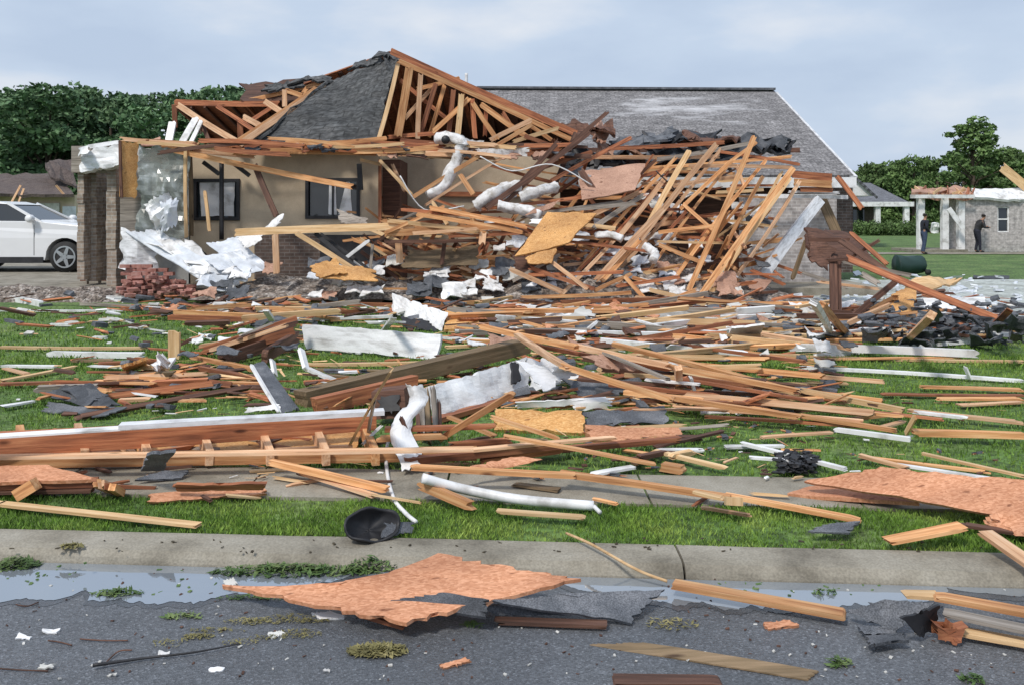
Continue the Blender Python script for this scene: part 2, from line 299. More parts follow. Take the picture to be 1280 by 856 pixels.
def patch(c, thick, m, name, parent=None, nu=10, nv=8, warp=0.02, rag=0.03, curl=None, seed=0, freq=1.5, shape=None, smooth=False):
    """Ragged sheet on four corner points a(TL) b(TR) c(BR) d(BL), with real thickness."""
    a, b, cc, d = [Vector(q) for q in c]; nrm = (b - a).cross(d - a).normalized()
    if nrm.z < 0: nrm = -nrm
    R = random.Random(seed + int(a.x * 997)); P = []
    off = Vector((R.uniform(0, 50), R.uniform(0, 50), 0))
    for j in range(nv + 1):
        for i in range(nu + 1):
            u, v = i / nu, j / nv
            q = a.lerp(b, u).lerp(d.lerp(cc, u), v)
            if i in (0, nu) or j in (0, nv):
                ctr = (a + b + cc + d) / 4; q = q + (ctr - q).normalized() * R.uniform(0, rag) * R.choice((.3, 1, 1.6))
            q = q + nrm * warp * noise.fractal((q + off) * freq, 1.0, 2.0, 3) * 1.6
            if curl: q = q + Vector(curl(u, v))
            P.append(q)
    W_ = nu + 1; n = len(P); dn = nrm * -thick
    v = P + [q + dn for q in P]; f = []
    idx = lambda i, j: j * W_ + i
    for j in range(nv):
        for i in range(nu):
            q = (idx(i, j), idx(i, j + 1), idx(i + 1, j + 1), idx(i + 1, j)); f.append(q); f.append(tuple(n + z for z in reversed(q)))
    ring = [idx(i, 0) for i in range(nu)] + [idx(nu, j) for j in range(nv)] + [idx(i, nv) for i in range(nu, 0, -1)] + [idx(0, j) for j in range(nv, 0, -1)]
    for k in range(len(ring)):
        x, y = ring[k], ring[(k + 1) % len(ring)]; f.append((x, y, y + n, x + n))
    U = (b - a).length; V = (d - a).length
    uv = [((k % W_) / nu * U, -((k % n) // W_) / nv * V) for k in range(n)] * 2
    return mesh(name, v, f, m, parent, uv=uv, smooth=smooth)
def tube(pts, r, m, name, parent=None, seg=10, rib=0.0, cap=True, sub=6, rs=None, wob=0.0):
    P = [Vector(q) for q in pts]; Q = []; RR = []
    for i in range(len(P) - 1):       # Catmull-Rom
        p0, p1, p2, p3 = P[max(i - 1, 0)], P[i], P[i + 1], P[min(i + 2, len(P) - 1)]
        for k in range(sub):
            t = k / sub; Q.append(0.5 * ((2 * p1) + (p2 - p0) * t + (2 * p0 - 5 * p1 + 4 * p2 - p3) * t * t + (3 * p1 - p0 - 3 * p2 + p3) * t ** 3)); RR.append((rs[i] * (1 - t) + rs[i + 1] * t) if rs else r)
    Q.append(P[-1]); RR.append(rs[-1] if rs else r)
    v = []; f = []; up = Vector((0, 0, 1))
    for i, q in enumerate(Q):
        T = (Q[min(i + 1, len(Q) - 1)] - Q[max(i - 1, 0)]).normalized()
        A = T.cross(up); A = A.normalized() if A.length > 0.05 else Vector((1, 0, 0)); B = T.cross(A)
        rr = RR[i] * (1 + rib * (1 if i % 2 else -1))
        for k in range(seg):
            an = 2 * math.pi * k / seg; dd = A * math.cos(an) + B * math.sin(an); v.append(q + dd * rr * (1 + wob * noise.noise(q * 5 + dd * 2)))
    for i in range(len(Q) - 1):
        for k in range(seg):
            a, b = i * seg + k, i * seg + (k + 1) % seg; f.append((a, b, b + seg, a + seg))
    if cap: f.append(tuple(range(seg - 1, -1, -1))); f.append(tuple(range(len(v) - seg, len(v))))
    return mesh(name, v, f, m, parent, smooth=True)
def merge(pieces, name):           # several built meshes of one thing's single part -> one mesh in the first object
    base = pieces[0]; mb = MB(); inv = WM[base.name].inverted()
    for o in pieces:
        mb.add([inv @ (WM[o.name] @ q.co) for q in o.data.vertices], [tuple(p.vertices) for p in o.data.polygons])
    mats = [o.data.materials[0] for o in pieces]
    me = bpy.data.meshes.new(name); me.from_pydata(mb.v, [], mb.f); me.materials.append(mats[0]); me.update(); base.data = me
    for o in pieces[1:]: bpy.data.objects.remove(o)
    return base
# ================================================================ the ground, road, kerb, pavement
ROADZ = -0.06
ky = lambda x: 4.46 - 0.065 * x           # kerb back edge
def strip(name, f0, f1, z0, z1, m, x0=-60, x1=60, n=240, thick=None):
    v = []; f = []
    for i in range(n + 1):
        x = x0 + (x1 - x0) * i / n; v += [(x, f0(x), z0), (x, f1(x), z1)]
        if i: k = 2 * i; f.append((k - 2, k, k + 1, k - 1))
    return mesh(name, v, f, m, recenter=False)
tag(strip('road', lambda x: -30, lambda x: ky(x) - 0.262, ROADZ, ROADZ, 'asphalt', n=60), kind='structure')
# kerb: segments with rounded face and joints
kb = MB(); segs = []; j0 = 0.815
x = j0 - 4.7 * 18
while x < 55:
    segs.append((x + 0.006, x + 4.7 - 0.006)); x += 4.7
for a, b in segs:
    nn = 12; prof = [(0.0, -0.2), (0.0, 0.006), (-0.04, 0.010), (-0.18, 0.006), (-0.222, -0.002), (-0.250, -0.03), (-0.262, -0.052), (-0.30, -0.2)]
    R = random.Random(int(a * 100)); base = len(kb.v); dz = R.uniform(-0.002, 0.003)
    for i in range(nn + 1):
        xx = a + (b - a) * i / nn
        for (dy, z) in prof: kb.v.append((xx, ky(xx) + dy + (R.uniform(-.003, .003)), z + dz + R.uniform(-.0015, .0015)))
    k = len(prof)
    for i in range(nn):
        for q in range(k - 1): kb.f.append((base + i * k + q, base + i * k + q + 1, base + (i + 1) * k + q + 1, base + (i + 1) * k + q))
    kb.f.append(tuple(base + q for q in range(k))); kb.f.append(tuple(base + nn * k + q for q in range(k - 1, -1, -1)))
tag(kb.build('kerb', 'conc', smooth=False, recenter=False), kind='structure')
sf = lambda x: 5.08 - 0.055 * x
sb = lambda x: 5.66 - 0.062 * x
sw = MB()
x = -40.0
while x < 40:
    a, b = x + .007, x + 1.2 - .007; p = [(a, sf(a), -.08), (b, sf(b), -.08), (b, sb(b), -.08), (a, sb(a), -.08)]
    sw.prism(p, (0, 0, .088 + random.uniform(-.004, .006))); x += 1.2
tag(sw.build('sidewalk', 'conc', recenter=False), kind='structure')
# one ground sheet to the horizon, slightly rolling
gv = []; gf = []
xs = [-600, -250, -120] + [x for x in np.arange(-60, 61, 1.5)] + [120, 250, 600]
ys = [0] + list(np.arange(0.2, 1.01, 0.1)) + list(np.arange(1.8, 60, 1.2)) + [75, 110, 200, 400, 900]
for j, yy in enumerate(ys):
    for xx in xs:
        y = ky(xx) + yy - 0.02 if yy < 20 else 4.46 + yy
        z = -0.012 + (0.018 * noise.noise(Vector((xx * .5, y * .5, 0))) if 1 < yy < 60 else 0)
        gv.append((xx, y, z))
W_ = len(xs)
for j in range(len(ys) - 1):
    for i in range(W_ - 1): k = j * W_ + i; gf.append((k, k + 1, k + 1 + W_, k + W_))
tag(mesh('lawn', gv, gf, 'lawn', recenter=False), kind='structure')
# bare soil edge along the kerb
# grass blades (nobody could count them)
def blades(name, n, ylo, yhi, h0, h1, wd, xr, keep=None):
    xs = np.random.uniform(xr[0], xr[1], n); u = np.random.uniform(0, 1, n)
    lo = np.array([ylo(x) for x in xs]); hi = np.array([yhi(x) for x in xs]); y = lo + (hi - lo) * u
    dens = np.array([noise.noise(Vector((a * 2.3, b * 2.3, 5))) for a, b in zip(xs, y)])
    ok = dens > np.random.uniform(-1.1, 0.15, n); 
    if keep is not None: ok &= np.array([keep(a, b) for a, b in zip(xs, y)])
    xs, y, dens = xs[ok], y[ok], dens[ok]; n = len(xs)
    ang = np.random.uniform(0, 2 * math.pi, n); h = np.random.uniform(h0, h1, n) * (0.8 + 0.5 * dens); lean = np.random.uniform(0.1, 0.7, n) * h
    la = np.random.uniform(0, 2 * math.pi, n); ww = wd * np.random.uniform(0.6, 1.3, n)
    v = np.zeros((n, 4, 3)); z0 = -0.015
    v[:, 0] = np.stack([xs - np.cos(ang) * ww, y - np.sin(ang) * ww, np.full(n, z0)], 1)
    v[:, 1] = np.stack([xs + np.cos(ang) * ww, y + np.sin(ang) * ww, np.full(n, z0)], 1)
    v[:, 2] = np.stack([xs + np.cos(la) * lean * .35 + np.cos(ang) * ww * .7, y + np.sin(la) * lean * .35 + np.sin(ang) * ww * .7, z0 + h * .6], 1)
    v[:, 3] = np.stack([xs + np.cos(la) * lean, y + np.sin(la) * lean, z0 + h], 1)
    me = bpy.data.meshes.new(name); me.vertices.add(4 * n); me.vertices.foreach_set('co', v.ravel())
    me.loops.add(6 * n); b = np.arange(n)[:, None] * 4
    me.loops.foreach_set('vertex_index', np.concatenate([b + [0, 1, 2], b + [0, 2, 3]], 1).ravel().astype(np.int32))
    me.polygons.add(2 * n); me.polygons.foreach_set('loop_start', np.arange(2 * n, dtype=np.int32) * 3)
    me.materials.append(M['blade']); me.update(calc_edges=True); me.validate()
    return put(bpy.data.objects.new(name, me))
tag(blades('grass', 60000, lambda x: ky(x) + .0, lambda x: sf(x) - .01, .02, .055, .0022, (-4.2, 4.6)), 'short green grass growing in the strip between kerb and pavement', 'grass', kind='stuff')
pad = lambda x, y: not (x > 2.6 + 0.1 * (y - 12) and y > 12.0) and not (y > 15.6)
tag(blades('grass', 120000, lambda x: sb(x) + .01, lambda x: 10.5, .02, .06, .0035, (-7, 7)), 'green lawn grass between the sidewalk and the wrecked house', 'grass', kind='stuff')
tag(blades('grass', 70000, lambda x: 9.5, lambda x: 16.0, .03, .08, .007, (-11, 11), pad), 'green lawn grass close to the wrecked house under the litter', 'grass', kind='stuff')
tag(blades('soil_crumbs', 3000, lambda x: ky(x) - .015, lambda x: ky(x) + .06, .004, .02, .006, (-4.2, 4.6)), 'dark soil and dead grass crumbs along the kerb back edge', 'soil', kind='stuff')
bpy.data.objects['soil_crumbs'].data.materials[0] = M['soil']
# concrete drive to the right, with pale film of dust and glass
def poly(name, pts, m, z, kind='structure', sub=0):
    v = [(*q, z) for q in pts]; o = mesh(name, v, [tuple(range(len(v)))], m, recenter=False); return tag(o, kind=kind)
g2 = lambda px, py, z=0.0: tuple(G(px, py, z))[:2]
poly('driveway', [g2(735, 407), g2(1060, 408), g2(1400, 402), g2(1400, 350), g2(880, 352), g2(860, 372)], 'slab', 0.03)
poly('path', [(7, 37.6), (26, 37.6), (26, 39.4), (7, 39.4)], 'conc', 0.012)
MB().box((-30, 17.9, -.1), (-7.2, 33, 0.18)).build('parking_pad', 'conc', recenter=False)['kind'] = 'structure'
# puddles in the gutter
def puddle(cx0, cx1, dep, seed):
    n = 200; pts = []
    for i in range(n + 1):
        u = i / n; x = cx0 + (cx1 - cx0) * u; pts.append((x, ky(x) - 0.27))
    for i in range(n, -1, -1):
        u = i / n; x = cx0 + (cx1 - cx0) * u
        e = max(0.0, math.sin(math.pi * min(1, max(0, u)))) ** .45
        d = dep * e * (0.75 + 0.45 * noise.noise(Vector((x * 1.7, seed, 0))) + 0.16 * noise.noise(Vector((x * 9, seed, 3))) + .09 * noise.noise(Vector((x * 30, seed, 5))) + .05 * noise.noise(Vector((x * 90, seed, 5))))
        pts.append((x, ky(x) - 0.275 - max(0.004, d)))
    poly('puddle', pts, 'water', ROADZ + 0.0028)
    wet = [(x, y if k <= n else y - .05 - .05 * noise.noise(Vector((x * 4, 3, seed)))) for k, (x, y) in enumerate(pts)]; poly('wet_road', wet, 'wetroad', ROADZ + 0.0012 + seed * .0001)
puddle(-4.6, -0.75, 0.58, 1); puddle(0.2, 2.0, 0.36, 7); puddle(2.0, 3.2, 0.12, 4); puddle(-0.8, 0.25, 0.10, 9)

# ================================================================ trees
def crown_mesh(name, blobs, nleaf, size, m, seed):
    rg = np.random.RandomState(seed); vol = np.array([b[3] ** 2 for b in blobs]); vol = vol / vol.sum(); V = []
    for b, fr in zip(blobs, vol):
        n = int(nleaf * fr); d = rg.normal(size=(n, 3)); d /= np.linalg.norm(d, axis=1)[:, None]
        lump = np.array([noise.noise(Vector(q) * 2.2 + Vector((seed, b[0], b[2]))) for q in d])
        r = b[3] * (0.55 + 0.45 * rg.uniform(0, 1, n) ** .5) * (1 + 0.45 * lump); c = np.array(b[:3]) + d * r[:, None] * np.array([1, 1, b[4]])
        s = size * rg.uniform(.5, 1.3, (n, 1)); a = rg.normal(size=(n, 3)); a /= np.linalg.norm(a, axis=1)[:, None]
        q = np.cross(a, rg.normal(size=(n, 3))); q /= np.linalg.norm(q, axis=1)[:, None]
        V.append(np.stack([c - a * s, c - q * s * .55, c + a * s, c + q * s * .55], 1))
    V = np.concatenate(V).reshape(-1, 3); n = len(V) // 4
    me = bpy.data.meshes.new(name); me.from_pydata(V.tolist(), [], [tuple(range(4 * i, 4 * i + 4)) for i in range(n)]); me.materials.append(M[m]); me.update(); return me
def limb_mesh(name, segs):
    mb = MB()
    for a, b, r0, r1 in segs:
        a, b = Vector(a), Vector(b); T = (b - a).normalized(); A = T.cross(Vector((0.3, 1, 0.1))).normalized(); B = T.cross(A); v = []
        for q, r in ((a, r0), (b, r1)): v += [q + (A * math.cos(k * math.pi / 3) + B * math.sin(k * math.pi / 3)) * r for k in range(6)]
        mb.add(v, [(k, (k + 1) % 6, (k + 1) % 6 + 6, k + 6) for k in range(6)])
    me = bpy.data.meshes.new(name); me.from_pydata(mb.v, [], mb.f); me.materials.append(M['bark']); me.update(); return me
def tree_kind(seed, H, R, nleaf, size, m, loose=False):
    rg = random.Random(seed); blobs = []; segs = [((0, 0, -.2), (0.1, 0, H * .35), .03 * H, .022 * H), ((0.1, 0, H * .35), (0, .1, H * .75), .022 * H, .008 * H)]
    nb = 16 if loose else 14
    for k in range(nb):
        u = rg.uniform(0.25 if not loose else .35, 0.93); a = rg.uniform(0, 6.28); rr = R * (math.sin(math.pi * (u * .78 + .18)) ** .6) * rg.uniform(.35, .95)
        p = (rr * math.cos(a), rr * math.sin(a), H * u); blobs.append((*p, R * rg.uniform(.26, .42) * (0.75 if loose else 1), rg.uniform(.6, .85)))
        segs.append(((0.05, 0, H * max(.2, u - .25)), p, .009 * H, .003 * H))
    if not loose:
        for k in range(6): a = rg.uniform(0, 6.28); blobs.append((R * .7 * math.cos(a), R * .7 * math.sin(a), H * rg.uniform(.1, .3), R * .45, .9))
    return crown_mesh('crown', blobs, nleaf, size, m, seed), limb_mesh('trunk', segs)
def airy_kind(seed, H, R, nleaf, size, m, loose=True):
    rg = random.Random(seed); blobs = []; segs = [((0, 0, -.2), (0.1, 0, H * .5), .02 * H, .014 * H), ((0.1, 0, H * .5), (0, .1, H * .96), .014 * H, .003 * H)]
    for k in range(34):
        u = .30 + .68 * (k + rg.random()) / 34; a = k * 2.4 + rg.uniform(-.4, .4); prof = min(1, (1.02 - u) / .42) ** .75; rr = R * prof * rg.uniform(.2, 1)
        p = (rr * math.cos(a), rr * math.sin(a), H * u + rg.uniform(-.2, .2)); blobs.append((*p, R * rg.uniform(.12, .24), rg.uniform(.55, .8))); segs.append(((0.05, 0, H * max(.25, u - .16)), p, .006 * H, .002 * H))
    return crown_mesh('crown', blobs, nleaf, size, m, seed), limb_mesh('trunk', segs)
def plant(kind, loc, rz, s, label, cat='tree', group=None, name='broadleaf_tree'):
    t = empty(name, loc, label, cat, group)
    mw = Matrix.Translation(Vector(loc)) @ Matrix.Rotation(rz, 4, 'Z') @ Matrix.Diagonal((s[0], s[0], s[1], 1))
    for me, nm in ((kind[0], 'crown'), (kind[1], 'trunk')): put(bpy.data.objects.new(nm, me), mw, t)
far = [tree_kind(11 + k, 12.5, 4.6, 13000, .27, 'leaf_far') for k in range(4)]
rt = random.Random(5)
tops = [(0, 112), (28, 106), (62, 101), (100, 105), (140, 108), (176, 114), (215, 116), (250, 104), (285, 100), (330, 112)]
for k, (px, py) in enumerate(tops):
    Y = 78 + rt.uniform(-3, 3); H = EYE + (HZ - py) / F * Y
    plant(far[k % 4], ((px - 640) / F * Y, Y, 0), rt.uniform(0, 6), (H / 12.5 * rt.uniform(1.05, 1.2), H / 13.1), 'dark green tree in the front row of the wood behind the parked car', group='trees of the dark wood')
for k in range(14):
    px = -90 + k * 34; Y = 90 + rt.uniform(-4, 4); H = EYE + (HZ - 116 - rt.uniform(-3, 8)) / F * Y
    plant(far[(k * 3 + 1) % 4], ((px - 640) / F * Y, Y, 0), rt.uniform(0, 6), (H / 12.5 * 1.1, H / 12.3), 'dark green tree in the back row of the wood behind the parked car', group='trees of the dark wood, back row')
mid = [tree_kind(31 + k, 10.0, 3.9, 9000, .26, 'leaf_mid') for k in range(3)]
airy = airy_kind(78, 11.0, 3.9, 5600, .19, 'leaf_mid', True)
for px, py, Y, wd, lab in [(1080, 208, 98, 1, 'pale rounded tree just right of the big roof end'), (1112, 200, 94, .8, 'green tree above the porch roof of the far house'), (1142, 193, 90, 1.0, 'tall green tree left of the airy tree'),
        (1172, 194, 96, 1.1, 'green tree behind the left end of the grey brick ruin'), (1258, 188, 92, 1, 'green tree right of the airy tree above the leaning plank'), (1290, 196, 90, 1.1, 'green tree at the right edge above the white fascia'),
        (1222, 192, 97, 1.3, 'broad green tree standing right behind the airy tree'), (1050, 222, 105, .9, 'green tree half hidden behind the big roof end'), (1330, 200, 95, 1.1, 'green tree beyond the right edge of the view')]:
    H = EYE + (HZ - py) / F * Y; plant(mid[int(px) % 3], ((px - 640) / F * Y, Y, 0), px, (H / 10 * wd, H / 9.9), lab)
plant(airy, ((1216 - 640) / F * 88, 88, 0), 1.0, (1.35, (EYE + 116 / F * 88) / 10.7), 'tallest airy tree with see-through top at right')
for k in range(12):
    px = 1030 + k * 29; Y = 108; H = EYE + (HZ - 208 - rt.uniform(-6, 8)) / F * Y
    plant(mid[k % 3], ((px - 640) / F * Y, Y, 0), k, (H / 10 * 1.35, H / 9.9), 'low tree in the hedge line behind the far houses on the right', group='low trees of the far hedge line')

# ================================================================ houses in the distance
def hp(px, py, Y): return W(px, py, Y)
def xr(px, Y): return (px - 640) / F * Y
# left: brown-roofed house with cream garage
Y = 42; hl = empty('bungalow', (xr(0, Y), Y + 3, 0), 'low house with torn brown roof and cream garage door behind the white car', 'house')
x0, x1 = xr(-120, Y), xr(96, Y)
MB().box((x0, Y + .4, 0), (x1 - .3, Y + 8, 2.65)).build('wall', 'stucco', hl)
patch([W(-110, 214, 47), W(80, 216, 47), W(97, 245, 41.6), W(-122, 245, 41.6)], .15, 'roofbrown', 'roof', hl, 16, 6, .12, .25, freq=.5)
patch([W(60, 196, 46.5), W(97, 198, 46.5), W(97, 240, 42.5), W(52, 214, 43.5)], .12, 'roofbrown', 'roof', hl, 8, 5, .25, .4, freq=.8)
mesh('garage_door', *boxvf((xr(17, Y), Y + .28, 0), (xr(70, Y), Y + .38, 2.25)), 'drywall', hl)
mesh('door', *boxvf((xr(74, Y), Y + .30, 0), (xr(90, Y), Y + .38, 2.1)), 'metal', hl)
for a, b, c, d in [(12, 258, 26, 232), (20, 262, 30, 236), (70, 232, 82, 246)]: board(W(a, b, Y - .4), W(c, d, Y - .2), .09, .05, 'p', 'rafter', hl)
# right: far house with porch
Y = 80; hr = empty('porch_house', (xr(1090, Y), Y + 4, 0), 'far brick house with grey hip roof and white porch columns', 'house')
MB().box((xr(1000, Y), Y + 2, 0), (xr(1106, Y), Y + 10, 2.6)).build('wall', 'brkd', hr)
patch([W(985, 226, Y + 8), W(1088, 229, Y + 8), W(1140, 255, Y - .2), W(985, 255, Y - .2)], .2, 'shb', 'roof', hr, 12, 6, .0, .0)
mesh('fascia', *boxvf((xr(985, Y), Y - .45, 2.48), (xr(1140, Y), Y - .22, 2.9)), 'w', hr)
for px in (1022, 1057, 1096, 1132): mesh('column', *boxvf((xr(px, Y) - .22, Y - .3, 0), (xr(px, Y) + .22, Y + .12, 2.47)), 'w', hr)
mb = MB(); 
gp = [W(1035, 243, 60), W(1050, 214, 60), W(1086, 243, 60)]
for px, wpx in ((1046, 9), (1074, 7)):
    f_ = mesh('window', *boxvf((xr(px - wpx, Y + 1.8), Y + 1.9, 1.0), (xr(px + wpx, Y + 1.8), Y + 1.99, 2.2)), 'glass', hr)
bushk = crown_mesh('crown', [(0, 0, .5, .7, .8), (.6, .1, .4, .5, .8), (-.6, 0, .45, .55, .8)], 1500, .09, 'leaf_mid', 3)
for k, px in enumerate((1078, 1094, 1110, 1126, 1140)):
    t = put(bpy.data.objects.new('shrub', bushk), Matrix.Translation((xr(px, 74), 74, 0)) @ Matrix.Rotation(k, 4, 'Z') @ Matrix.Scale(1.1, 4)); tag(t, 'low rounded shrub in the bed before the far porch', 'shrub', 'shrubs before the far porch')
# white gable between the big roof and the far porch
ga = empty('white_gable_house', tuple(W(1045, 270, 45)) , 'pale house with small white gable right of the big shingle roof', 'house')
MB().prism([W(1022, 245, 45), W(1056, 211, 45), W(1093, 245, 45)], (0, 6, 0)).build('gable', 'w', ga)
patch([W(1056, 208, 44.8), W(1056, 208, 51), W(1098, 247, 51), W(1098, 247, 44.8)], .12, 'shb', 'roof', ga, 4, 6, 0, 0)
patch([W(1014, 247, 51), W(1056, 208, 51), W(1056, 208, 44.8), W(1014, 247, 44.8)], .12, 'shb', 'roof', ga, 4, 4, 0, 0)
MB().box((xr(1020, 45), 45.6, 0), (xr(1060, 45), 50, 2.7)).build('wall', 'brkd', ga)
# right: roofless grey brick house
Y = 40; rr = empty('roofless_house', (xr(1230, Y), Y + 3, 0), 'grey brick house with its roof torn off and white porch posts', 'house')
mb = MB()
wx0, wx1 = xr(1203, Y), xr(1330, Y); wz = EYE + (HZ - 250) / F * Y
a, b = xr(1247, Y), xr(1262, Y)
for q in [((wx0, Y, 0), (a, Y + .25, wz)), ((b, Y, 0), (wx1, Y + .25, wz)), ((a, Y, 0), (b, Y + .25, .9)), ((a, Y, 2.05), (b, Y + .25, wz)), ((wx0, Y + .25, 0), (wx0 + .25, Y + 1.7, wz))]: mb.box(*q)
mb.build('wall', 'brkg', rr)
f_ = MB().box((a, Y + .05, .9), (a + .06, Y + .2, 2.05)).box((b - .06, Y + .05, .9), (b, Y + .2, 2.05)).box((a + .06, Y + .05, 1.46), (b - .06, Y + .2, 1.52)).box((a + .06, Y + .05, .9), (b - .06, Y + .2, .95)).box((a + .06, Y + .05, 2.0), (b - .06, Y + .2, 2.05)).build('window', 'w', rr)
mesh('pane', *boxvf((a + .06, Y + .1, .95), (b - .06, Y + .13, 2.0)), 'glass', f_)
patch([W(1214, 236, Y + .6), W(1335, 232, Y + .6), W(1335, 249, Y - .25), W(1216, 248, Y - .25)], .12, 'w', 'fascia', rr, 16, 3, .08, .12, freq=.8)
mesh('porch_floor', *boxvf((xr(1140, Y), Y - .3, 0), (wx0 + .1, Y + 2.2, .12)), 'conc', rr)
for px in (1151, 1181, 1201): mesh('post', *boxvf((xr(px, Y) - .14, Y - .1, .12), (xr(px, Y) + .14, Y + .16, 2.44)), 'w', rr)
mesh('door', *boxvf((xr(1188, Y + 1.8), Y + 1.72, .12), (xr(1203, Y + 1.8), Y + 1.8, 2.3)), 'black', rr)
patch([W(1142, 232, Y + 3), W(1215, 235, Y + 3), W(1218, 243, Y - .3), W(1138, 243, Y - .3)], .25, 'ply', 'roof_deck', rr, 16, 4, .15, .3, freq=.9)
for k in range(13):
    px = 1143 + k * 6; board(W(px, 244 + rt.uniform(-2, 2), Y - .2), W(px + rt.uniform(-14, 18), 237 + rt.uniform(-4, 3), Y + rt.uniform(.5, 2)), .12, .05, rt.choice('opry'), 'rafter', rr)
board(W(1138, 246, Y - .4), W(1218, 246, Y - .4), .16, .06, 'w', 'beam', rr)
board(W(1186, 261, Y - .5), W(1204, 286, Y - .5), .22, .05, 'w', 'brace', rr)
tag(board(W(1251, 208, Y + .4), W(1285, 236, Y + .4), .42, .06, 'y', 'plank', jag=.2), 'splintered pale plank sticking up from the roofless house top', 'plank')
mb = MB(); a = xr(1190, Y + 1)
mb.box((a, Y + 1, .13), (a + .55, Y + 1.5, .95)).box((a + .6, Y + 1.1, .13), (a + 1.0, Y + 1.5, .6)); o = mb.build('porch_bench', 'black'); tag(o, 'dark bench shape on the porch of the roofless house', 'bench')
# debris before that house
for k, (px, py) in enumerate([(1205, 310), (1214, 309), (1222, 312), (1236, 311), (1246, 308), (1255, 313), (1264, 310), (1272, 312), (1243, 314)]):
    p = G(px, py); tag(board(p + Vector((-.4, 0, .1)), p + Vector((.4, rt.uniform(-.2, .2), .2)), .12, .3, rt.choice('ogyr'), 'wood_scrap', jag=.1), 'broken board heaped along the foot of the roofless grey house', 'board', 'boards at the roofless house foot')

# ================================================================ people
def person(px, pyfoot, label, joints, rad, top, low, Yd=None):
    """joints: name -> (x, y, z) metres; body one Skin mesh, clothing split as children"""
    base = G(px, pyfoot)
    t = empty('person', tuple(base), label, 'person')
    def skin(name, chain, m, grow=1.0):
        vs = []; idx = {}; ed = []
        for c in chain:
            for a, b in zip(c, c[1:]):
                for q in (a, b):
                    if q not in idx: idx[q] = len(vs); vs.append(joints[q])
                ed.append((idx[a], idx[b]))
        me = bpy.data.meshes.new(name); me.from_pydata(vs, ed, []); me.materials.append(M[m]); o = bpy.data.objects.new(name, me)
        sm = o.modifiers.new('Skin', 'SKIN'); 
        for q, i in idx.items():
            r = rad[q] * grow; r = (r, r) if not isinstance(rad[q], tuple) else rad[q]
            me.skin_vertices[0].data[i].radius = r
        me.skin_vertices[0].data[0].use_root = True
        ss = o.modifiers.new('Sub', 'SUBSURF'); ss.levels = 1; ss.render_levels = 2
        put(o, Matrix.Translation(base), t); return o
    skin('body', [('pelvis', 'waist', 'chest', 'neck', 'chin', 'head', 'crown'), ('chest', 'shl', 'ell', 'wrl', 'hal'), ('chest', 'shr', 'elr', 'wrr', 'har'), ('pelvis', 'hil', 'knl', 'anl', 'tol'), ('pelvis', 'hir', 'knr', 'anr', 'tor')], 'skin')
    skin('shirt', [('pelvis', 'waist', 'chest', 'neckb'), ('chest', 'shl', 'ell', 'wrl'), ('chest', 'shr', 'elr', 'wrr')], top, 1.28)
    skin('trousers', [('pelvis', 'waistb', 'waist'), ('pelvis', 'hil', 'knl', 'anl'), ('pelvis', 'hir', 'knr', 'anr')], low, 1.25)
    skin('shoes', [('anl', 'tol')], 'black', 1.3); skin('shoes', [('anr', 'tor')], 'black', 1.3)
    h = Vector(joints['head']) + base; c = Vector(joints['crown']) + base
    tube([h.lerp(c, .1) + Vector((-.02, 0, 0)), c + Vector((-.01, 0, .0)), c + Vector((0, 0, .045))], .1, 'hair', 'hair', t, rs=[.085, .098, .05])
    hd = joints['hal']
    return t
rad = dict(pelvis=.13, waist=.125, waistb=.13, chest=.145, neck=.055, neckb=.09, chin=.06, head=.085, crown=.075, shl=.065, shr=.065, ell=.042, elr=.042, wrl=.03, wrr=.03, hal=.035, har=.035, hil=.09, hir=.09, knl=.06, knr=.06, anl=.042, anr=.042, tol=.035, tor=.035)
j1 = dict(pelvis=(0, 0, .93), waistb=(0, 0, 1.0), waist=(.01, 0, 1.08), chest=(.03, 0, 1.33), neckb=(.03, 0, 1.46), neck=(.03, 0, 1.5), chin=(.06, 0, 1.56), head=(.06, 0, 1.63), crown=(.05, 0, 1.70),
          shl=(.02, .19, 1.40), ell=(.10, .26, 1.14), wrl=(.28, .18, 1.02), hal=(.34, .15, 1.0), shr=(.02, -.19, 1.40), elr=(.0, -.25, 1.13), wrr=(.16, -.20, .95), har=(.22, -.2, .90),
          hil=(0, .1, .88), knl=(.06, .12, .48), anl=(-.04, .13, .08), tol=(.14, .14, .03), hir=(0, -.1, .88), knr=(-.02, -.11, .48), anr=(-.08, -.12, .08), tor=(.10, -.13, .03))
person(1155, 318, 'person in dark shirt carrying a white bag before the ruined porch', j1, rad, 'navy', 'denim')
bp = G(1155, 318); o = patch([bp + Vector((.10, -.42, 1.38)), bp + Vector((.42, -.42, 1.36)), bp + Vector((.40, -.30, .92)), bp + Vector((.12, -.30, .95))], .12, 'w', 'bag', None, 6, 6, .05, .02, freq=5)
tag(o, 'white bag held by the person near the ruined porch', 'bag')
j2 = dict(pelvis=(-.06, 0, .92), waistb=(-.05, 0, 1.0), waist=(-.02, 0, 1.08), chest=(.08, 0, 1.32), neckb=(.14, 0, 1.43), neck=(.16, 0, 1.47), chin=(.24, 0, 1.51), head=(.25, 0, 1.59), crown=(.24, 0, 1.67),
          shl=(.10, .19, 1.38), ell=(.20, .24, 1.12), wrl=(.44, .12, 1.16), hal=(.50, .10, 1.18), shr=(.10, -.19, 1.38), elr=(.16, -.25, 1.11), wrr=(.40, -.16, 1.12), har=(.46, -.14, 1.14),
          hil=(-.06, .1, .88), knl=(.02, .11, .48), anl=(-.08, .12, .08), tol=(.10, .13, .03), hir=(-.06, -.1, .88), knr=(-.0, -.11, .48), anr=(.02, -.12, .08), tor=(.2, -.13, .03))
person(1223, 316, 'person in black looking down at their hands beside the grey brick wall', j2, rad, 'black', 'navy')

